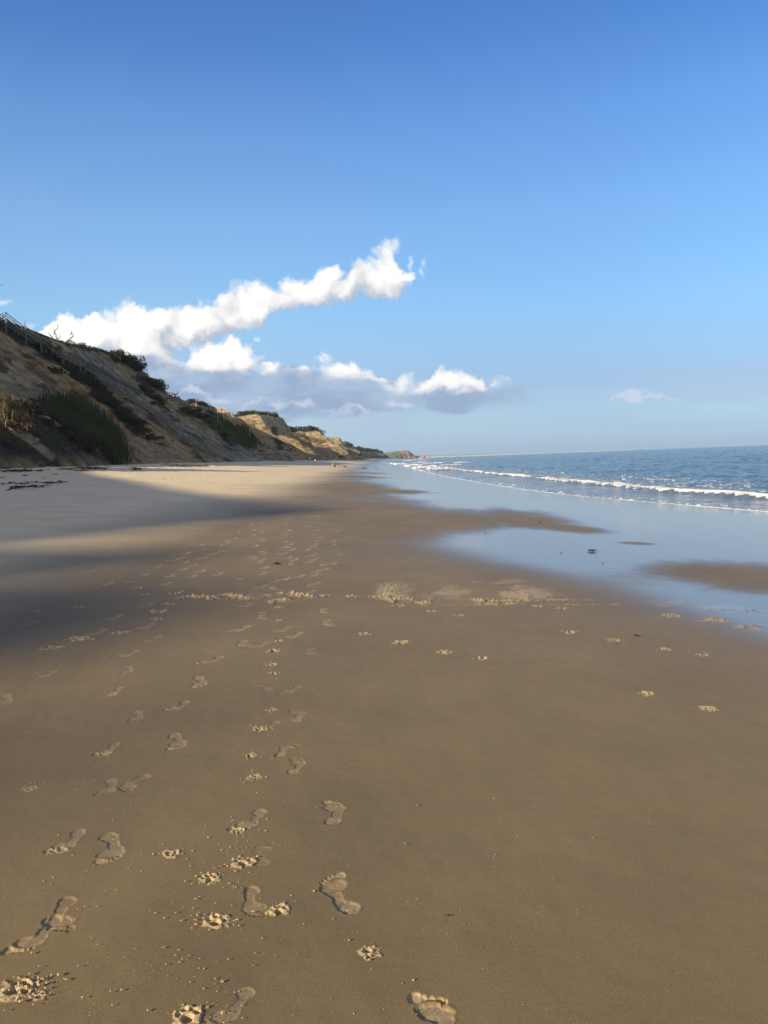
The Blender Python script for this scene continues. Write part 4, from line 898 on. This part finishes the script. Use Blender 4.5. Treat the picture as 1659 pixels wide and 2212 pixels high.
M_rock = rock_mat('brown_rock', (0.13, 0.085, 0.05), (0.34, 0.25, 0.155)); M_drk = rock_mat('wet_dark_rock', (0.018, 0.018, 0.018), (0.06, 0.052, 0.045)); M_red = rock_mat('red_rock', (0.30, 0.17, 0.11), (0.52, 0.34, 0.22))
def put_rock(label, uv, rx, ry, rz, seed, mat, prof=None, name='boulder', y=None, group=None):
    P = ground_hit(*uv) if y is None else np.array([ray(*uv)[0] / ray(*uv)[1] * y, y, SEA])
    o = rock_mesh(name, rx, ry, rz, seed, mat, prof); o.location = tuple(P); tag(o, label, 'rock', group); return o
gw = float(ground_hit(*src(1270, 1752))[1]) / 3195
put_rock('peaked brown boulder on the wet sand, left of the pair', src(1248, 1751), 11 * gw, 9 * gw, 13 * gw, 2.0, M_rock, lambda x, y, z: (x * (1 - .5 * max(z, 0)) + .15 * z, y * (1 - .5 * max(z, 0)), z * 1.1))
put_rock('broad flat topped brown boulder on the wet sand, right of the peaked one', src(1281, 1752), 21 * gw, 12 * gw, 10 * gw, 5.2, M_rock, lambda x, y, z: (x, y, min(z, .55)))
put_rock('flat dark rock lying in the wet film right of the brown boulders', src(1363, 1757), 11 * gw, 5 * gw, 3 * gw, 7.7, M_drk, None, 'flat_rock')
put_rock('tiny dark rock in the wet film, farthest right of the beach rocks', src(1410, 1759), 4 * gw, 3 * gw, 2 * gw, 9.1, M_drk, None, 'flat_rock')
yf = 1500; kf = yf / 3195
put_rock('tall reddish sea stack standing off the end of the headland', src(1588.5, 1714), 4.2 * kf, 4 * kf, 8.5 * kf, 3.3, M_red, lambda x, y, z: (x * (1 - .12 * z) * (1.25 if z < -.2 else .85), y * .9, z * 1.0 + .9), 'sea_stack', y=yf)
put_rock('low reddish rock beside the left foot of the sea stack', src(1575, 1714), 8 * kf, 5 * kf, 4 * kf, 4.1, M_red, None, 'low_rock', y=yf + 20)
for i, (a, b, w_, lab) in enumerate([(1535, 1718, 7, 'dark rock awash under the red flank of the headland'), (1566, 1719, 5, 'small dark rock awash at the tip of the headland'), (1592, 1718.5, 9, 'long dark rock awash just below the sea stack'), (1613, 1718, 4, 'small dark rock awash right of the sea stack'),
                                     (1672, 1714.5, 3.5, 'first dark rock awash off the low far beach, right of the sea stack'), (1713, 1712, 3, 'pair member of two dark rocks awash off the far beach, left one'), (1726, 1711.6, 3, 'pair member of two dark rocks awash off the far beach, right one')]):
    put_rock(lab, src(a, b), w_ * kf, 4 * kf, 2.6 * kf, 11 + i, M_drk, None, 'sea_rock', y=yf - 30)

# ---------------------------------------------------------------- seaweed and small litter on the sand
m_weed, n, p = new_mat('dried_seaweed'); tc = n.node('ShaderNodeTexCoord').outputs['Object']
n.put(p.inputs['Base Color'], n.mix(n.noise(tc, 9, 3), (0.012, 0.010, 0.008), (0.05, 0.035, 0.025))); p.inputs['Roughness'].default_value = .7
m_redweed, n, p = new_mat('reddish_seaweed'); p.inputs['Base Color'].default_value = (.10, .035, .022, 1); p.inputs['Roughness'].default_value = .7
def weed_clump(label, uv, w, seed, mat=m_weed, name='seaweed_clump', h=.35, group='seaweed along the upper beach', P=None):
    g = np.random.default_rng(seed); P = ground_hit(*uv) if P is None else P; V = []; F = []
    for i in range(int(260)):
        a = np.array([g.normal() * w * .28, g.normal() * w * .22, abs(g.normal()) * w * h * .25]); d = g.normal(size=3); d[2] *= .35; d /= np.linalg.norm(d); e = np.cross(d, [0.2, 0.1, 1]); e /= np.linalg.norm(e); L = w * g.uniform(.06, .16); s = w * .014 * g.uniform(.6, 1.6)
        i0 = len(V); V += [a - d * L - e * s, a - d * L + e * s, a + e * s * 1.4 + [0, 0, L * .35], a - e * s * 1.4 + [0, 0, L * .35], a + d * L + e * s, a + d * L - e * s]; F += [[i0, i0 + 1, i0 + 2, i0 + 3], [i0 + 3, i0 + 2, i0 + 4, i0 + 5]]
    o = mesh_np(name, V, F, mat, smooth=False, loc=(P[0], P[1], P[2] + .01)); tag(o, label, 'seaweed', group); return o
def z4(x, y): return src(x / 4.1475, 1500 + y / 4.1475)
for i, (x, y, w_, lab) in enumerate([(385, 1180, 120, 'widest black seaweed clump on the shaded upper beach at the left'), (850, 1166, 110, 'second black seaweed clump, right of the widest one on the upper beach'), (35, 1215, 90, 'black seaweed clump touching the left edge of the photo'), (60, 1178, 45, 'small seaweed clump just above the one at the left edge'),
                                     (685, 1222, 55, 'thin seaweed wisp nearest the viewer on the upper beach'), (750, 1095, 80, 'black seaweed clump close to the slope, right of the reddish one'), (505, 1046, 60, 'seaweed clump against the foot of the slope with pale debris'),
                                     (830, 1026, 70, 'seaweed clump at the slope foot left of the sunlit sand'), (295, 1070, 30, 'tiny seaweed tuft near the slope foot at far left'), (740, 1187, 30, 'tiny seaweed tuft left of the second clump'), (400, 1025, 100, 'flat seaweed streak along the slope foot'), (1105, 1152, 26, 'tiny seaweed tuft below the sunlit sand edge'), (1470, 1200, 24, 'lone seaweed speck farthest right on the upper beach')]):
    P = ground_hit(*z4(x, y)); weed_clump(lab, None, w_ / 4.1475 / 3195 * P[1] * .72, 100 + i, P=P)
P = ground_hit(*z4(620, 1110)); weed_clump('reddish brown seaweed mat on the upper beach near the slope', None, 120 / 4.1475 / 3195 * P[1], 130, m_redweed, P=P)
# broken wrack line
V = []; F = []; g = np.random.default_rng(77)
def z1(x, y): return src(500 + x * .3858, 1300 + y * .3858)
for (a, b, n_) in [(z4(0, 1110), z4(480, 1110), 70), (z4(1200, 1060), z4(1659, 1080), 60), (z4(0, 1060), z4(300, 1050), 40), (z4(900, 1085), z4(1300, 1105), 30), (z1(0, 1190), z1(60, 1195), 30), (z1(300, 1155), z1(720, 1165), 70)] + [(z4(0, 1330), z4(900, 1300), 16), (z4(150, 1400), z4(700, 1350), 12)]:
    for i in range(n_):
        t = g.random(); P = ground_hit(a[0] + (b[0] - a[0]) * t, a[1] + (b[1] - a[1]) * t + g.normal() * 1.6); s = g.uniform(.08, .35); P[2] += .03
        for q in range(6):
            d = g.normal(size=3) * s * .4; d[2] = 0; e = np.cross(d, [0, 0, 1]) * .35; c_ = P + np.array([g.normal() * s, g.normal() * s, g.uniform(0, .06)]); i0 = len(V); V += [c_ - d, c_ + e + [0, 0, .05], c_ + d, c_ - e + [0, 0, .02]]; F.append([i0, i0 + 1, i0 + 2, i0 + 3])
tag(mesh_np('wrack_line', V, F, m_weed, smooth=False), 'scattered bits of dry weed along the foot of the slope', 'wrack', kind='stuff')
P = ground_hit(*src(2221, 2068)); weed_clump('small dark seaweed scrap with a trailing stalk lying on the mirror wet sand', None, .12, 140, P=P, group=None, name='seaweed_scrap', h=.3)
for x, y, w_, lab in [(1008, 223, 0.028, 'tiny dark seaweed bit in the wet film nearer than the stalked scrap'), (762, 64, 0.050, 'tiny dark bit on the brown sand tongue'), (547, 106, 0.039, 'tiny dark bit where the wet inlet meets the sand tongue'), (846, 183, 0.033, 'tiny dark bit in the wet film left of the stalked scrap'), (1140, 513, 0.033, 'dark wisp on the damp sand right of the paw trail'), (1064, 545, 0.017, 'black speck on the damp sand below the paw trail')]:
    P = ground_hit(*zb(x, y)); weed_clump(lab, None, w_, int(x), P=P, group='dark bits on the wet sand', name='seaweed_bit', h=.5)
P = ground_hit(*za(1150, 461)); weed_clump('dark seaweed curl among the far footprints', None, .09, 150, P=P, group=None, name='seaweed_bit', h=.4)
m_leaf, n, p = new_mat('dry_leaf'); p.inputs['Base Color'].default_value = (.06, .025, .012, 1)
P = ground_hit(*src(1675, 3437)); k = .5
lf = mesh_np('dry_leaf', [(-.011, 0, .002), (-.004, .004, .005), (.006, .003, .003), (.013, .004, .006), (.006, -.002, .003), (-.004, -.005, .004), (-.002, 0, .0065), (-.008, .006, .004)], [[0, 5, 6, 1], [1, 6, 4, 2], [2, 4, 3, 3], [0, 1, 7, 7]][:2] + [[6, 5, 4, 4]][:0] + [[2, 4, 3, 6]], m_leaf, smooth=False, loc=tuple(P)); tag(lf, 'tiny curled red brown leaf on bare damp sand at the lower right', 'leaf')

# crumbs of sand thrown up by paws and feet
g = np.random.default_rng(12)
def zs(x, y): return src(x * .5425, 3000 + y * .5425)
for cx, cy, sx, sy, n_ in [(1320, 430, 90, 45, 16), (620, 760, 60, 40, 8), (1300, 800, 120, 60, 26), (1590, 560, 60, 70, 16), (700, 1150, 260, 90, 22), (1250, 1130, 150, 80, 22), (560, 1330, 260, 80, 20), (1350, 1250, 120, 90, 16), (230, 1380, 60, 60, 12), (400, 1260, 60, 30, 10),
                           (340, 550, 40, 15, 6), (900, 600, 300, 200, 18), (780, 480, 50, 20, 5)]:
    for i in range(n_ // 2): P = ground_hit(*zs(cx + g.normal() * sx, cy + g.normal() * sy)); CRUMB.append((P[0], P[1], g.uniform(.0011, .0036)))
for cx, cy, sx, sy, n_ in [(1110, 330, 35, 70, 60), (1100, 500, 35, 45, 30), (1030, 740, 45, 60, 40), (900, 640, 420, 300, 60), (1250, 770, 30, 30, 8), (1010, 920, 40, 40, 14), (830, 1080, 60, 40, 24), (1180, 1250, 90, 50, 16), (1450, 550, 80, 60, 10), (1370, 130, 50, 30, 8), (890, 110, 80, 40, 10), (380, 540, 50, 20, 6), (980, 1500, 70, 60, 40), (1500, 1150, 60, 60, 8)]:
    for i in range(n_ // 2): P = ground_hit(*z3(cx + g.normal() * sx, cy + g.normal() * sy)); CRUMB.append((P[0], P[1], g.uniform(.0010, .0030)))
for i in range(700):
    P = ground_hit(g.uniform(0, 1659), g.uniform(1300, 2212)); CRUMB.append((P[0], P[1], .0007 + .0016 * g.random() ** 3))
_oct = np.array([(1, 0, 0), (0, 1, 0), (-1, 0, 0), (0, -1, 0), (.7, .7, .75), (-.6, .7, .7), (-.6, -.7, .8), (.7, -.6, .6), (0, 0, 1.1)], float)
_of = [[0, 4, 1, 1], [1, 5, 2, 2], [2, 6, 3, 3], [3, 7, 0, 0], [0, 7, 8, 4], [1, 4, 8, 5], [2, 5, 8, 6], [3, 6, 8, 7]]
_of = [f if len(set(f)) == 4 else f[:3] for f in _of]
V = []; F = []
cz = beach_z(np.array([q[0] for q in CRUMB]), np.array([q[1] for q in CRUMB]))
for (x, y, s), z in zip(CRUMB, cz):
    a = g.uniform(0, 6.28); ca, sa = math.cos(a), math.sin(a); i0 = len(V); zz = z + .012 * 0 - s * .1
    for q in _oct * g.uniform(.7, 1.25, (9, 3)): V.append((x + s * (q[0] * ca - q[1] * sa), y + s * (q[0] * sa + q[1] * ca), zz + s * q[2] * .9))
    F += [[i0 + k for k in f] for f in _of]
m_crumb, n, p = new_mat('sand_crumbs'); tc = n.node('ShaderNodeTexCoord').outputs['Object']
n.put(p.inputs['Base Color'], n.mix(n.noise(tc, 300, 2), (0.30, 0.23, 0.14), (0.50, 0.39, 0.25))); p.inputs['Roughness'].default_value = 1
me = bpy.data.meshes.new('sand_crumbs'); me.from_pydata(V, [], F); me.materials.append(m_crumb); o = bpy.data.objects.new('sand_crumbs', me); COL.objects.link(o)
# settle them on the relief of the beach
tag(o, 'crumbs of pale sand scattered round the prints', 'sand crumbs', kind='stuff')

# ---------------------------------------------------------------- far walker and a gull
def skin_person(label, base, h, cloth, legs_c):
    root = None; mb_v = {'pelvis': (0, 0, .52), 'chest': (0, 0, .74), 'neck': (0, 0, .83), 'head': (0, 0, .93), 'ls': (-.11, 0, .80), 'le': (-.15, .02, .63), 'lh': (-.15, -.05, .48), 'rs': (.11, 0, .80), 're': (.15, -.02, .63), 'rh': (.14, .05, .48),
                             'lk': (-.06, -.06, .28), 'lf': (-.06, .02, .02), 'rk': (.06, .05, .28), 'rf': (.06, .10, .02), 'lt': (-.06, -.06, .01), 'rt': (.06, .03, .01)}
    names = list(mb_v); me = bpy.data.meshes.new('person')
    E_ = [('pelvis', 'chest'), ('chest', 'neck'), ('neck', 'head'), ('chest', 'ls'), ('ls', 'le'), ('le', 'lh'), ('chest', 'rs'), ('rs', 're'), ('re', 'rh'), ('pelvis', 'lk'), ('lk', 'lf'), ('lf', 'lt'), ('pelvis', 'rk'), ('rk', 'rf'), ('rf', 'rt')]
    me.from_pydata([tuple(c_ * h for c_ in mb_v[k]) for k in names], [(names.index(a), names.index(b)) for a, b in E_], [])
    o = bpy.data.objects.new('person', me); COL.objects.link(o); md = o.modifiers.new('skin', 'SKIN'); sb = o.modifiers.new('sub', 'SUBSURF'); sb.levels = 1; sb.render_levels = 1
    rad = dict(pelvis=.085, chest=.09, neck=.035, head=.062, ls=.045, le=.03, lh=.022, rs=.045, re=.03, rh=.022, lk=.045, lf=.03, rk=.045, rf=.03, lt=.025, rt=.025)
    for i, k in enumerate(names): sv = me.skin_vertices[0].data[i]; sv.radius = (rad[k] * h, rad[k] * h); sv.use_root = (k == 'pelvis')
    m_, n, p = new_mat('walker'); z_ = n.node('ShaderNodeSeparateXYZ'); n.l.new(n.node('ShaderNodeTexCoord').outputs['Object'], z_.inputs[0])
    f1 = n.m('GREATER_THAN', z_.outputs[2], .5 * h); f2 = n.m('GREATER_THAN', z_.outputs[2], .84 * h)
    n.put(p.inputs['Base Color'], n.mix(f2, n.mix(f1, legs_c, cloth), (.25, .15, .1))); me.materials.append(m_)
    o.location = base; tag(o, label, 'person'); return o
d = ray(*src(1425.5, 1727)); yy_ = 880.; px_ = d[0] / d[1] * yy_
skin_person('tiny distant person in dark clothes walking on the far sunlit beach', (px_, yy_, ground_at(px_, yy_)), 1.75, (.05, .06, .08), (.06, .05, .05))
yb = 150.; B = far_pt(*src(4.5, 1069.5), (0, yb, 0)); root = None
k = yb / 3195
V = [(-2.2 * k, 0, 0), (2.4 * k, .15, .1 * k), (0, -.12, .9 * k), (0, .12, -.9 * k), (0, 0, .5 * k)]
g_root = empty('gull', B); tag(g_root, 'small dark gull gliding at the left edge of the sky', 'bird')
mb = MB(); mb.tube([(-2.4 * k, 0, -.3 * k), (-1 * k, 0, -.1 * k), (.6 * k, 0, 0), (2.0 * k, 0, .3 * k)], [.02, .055, .06, .02], 8)
m_gull, n, p = new_mat('gull_plumage'); p.inputs['Base Color'].default_value = (.08, .09, .10, 1)
mb.build('body', m_gull, g_root, True)
for s_ in (-1, 1):
    mb = MB(); mb.tube([(0, 0, .05), (s_ * 3.6 * k, .12, 1.1 * k), (s_ * 8 * k, .3, .9 * k)], [.05, .035, .012], 5); w_o = mb.build('wing', m_gull, g_root, True)

# ---------------------------------------------------------------- air between the viewpoint and the far coast
m_haze = bpy.data.materials.new('haze'); m_haze.use_nodes = True; nt = m_haze.node_tree; nt.nodes.clear()
vp = nt.nodes.new('ShaderNodeVolumePrincipled'); mo = nt.nodes.new('ShaderNodeOutputMaterial'); nt.links.new(vp.outputs[0], mo.inputs['Volume'])
vp.inputs['Color'].default_value = (.50, .72, 1, 1); vp.inputs['Density'].default_value = .00009; vp.inputs['Anisotropy'].default_value = .0
mb = MB(); mb.box(1500, 2200, 39, 34000, 34000, 90); o = mb.build('haze', m_haze); tag(o, 'thin blue sea haze over the whole coast', 'haze', kind='stuff')
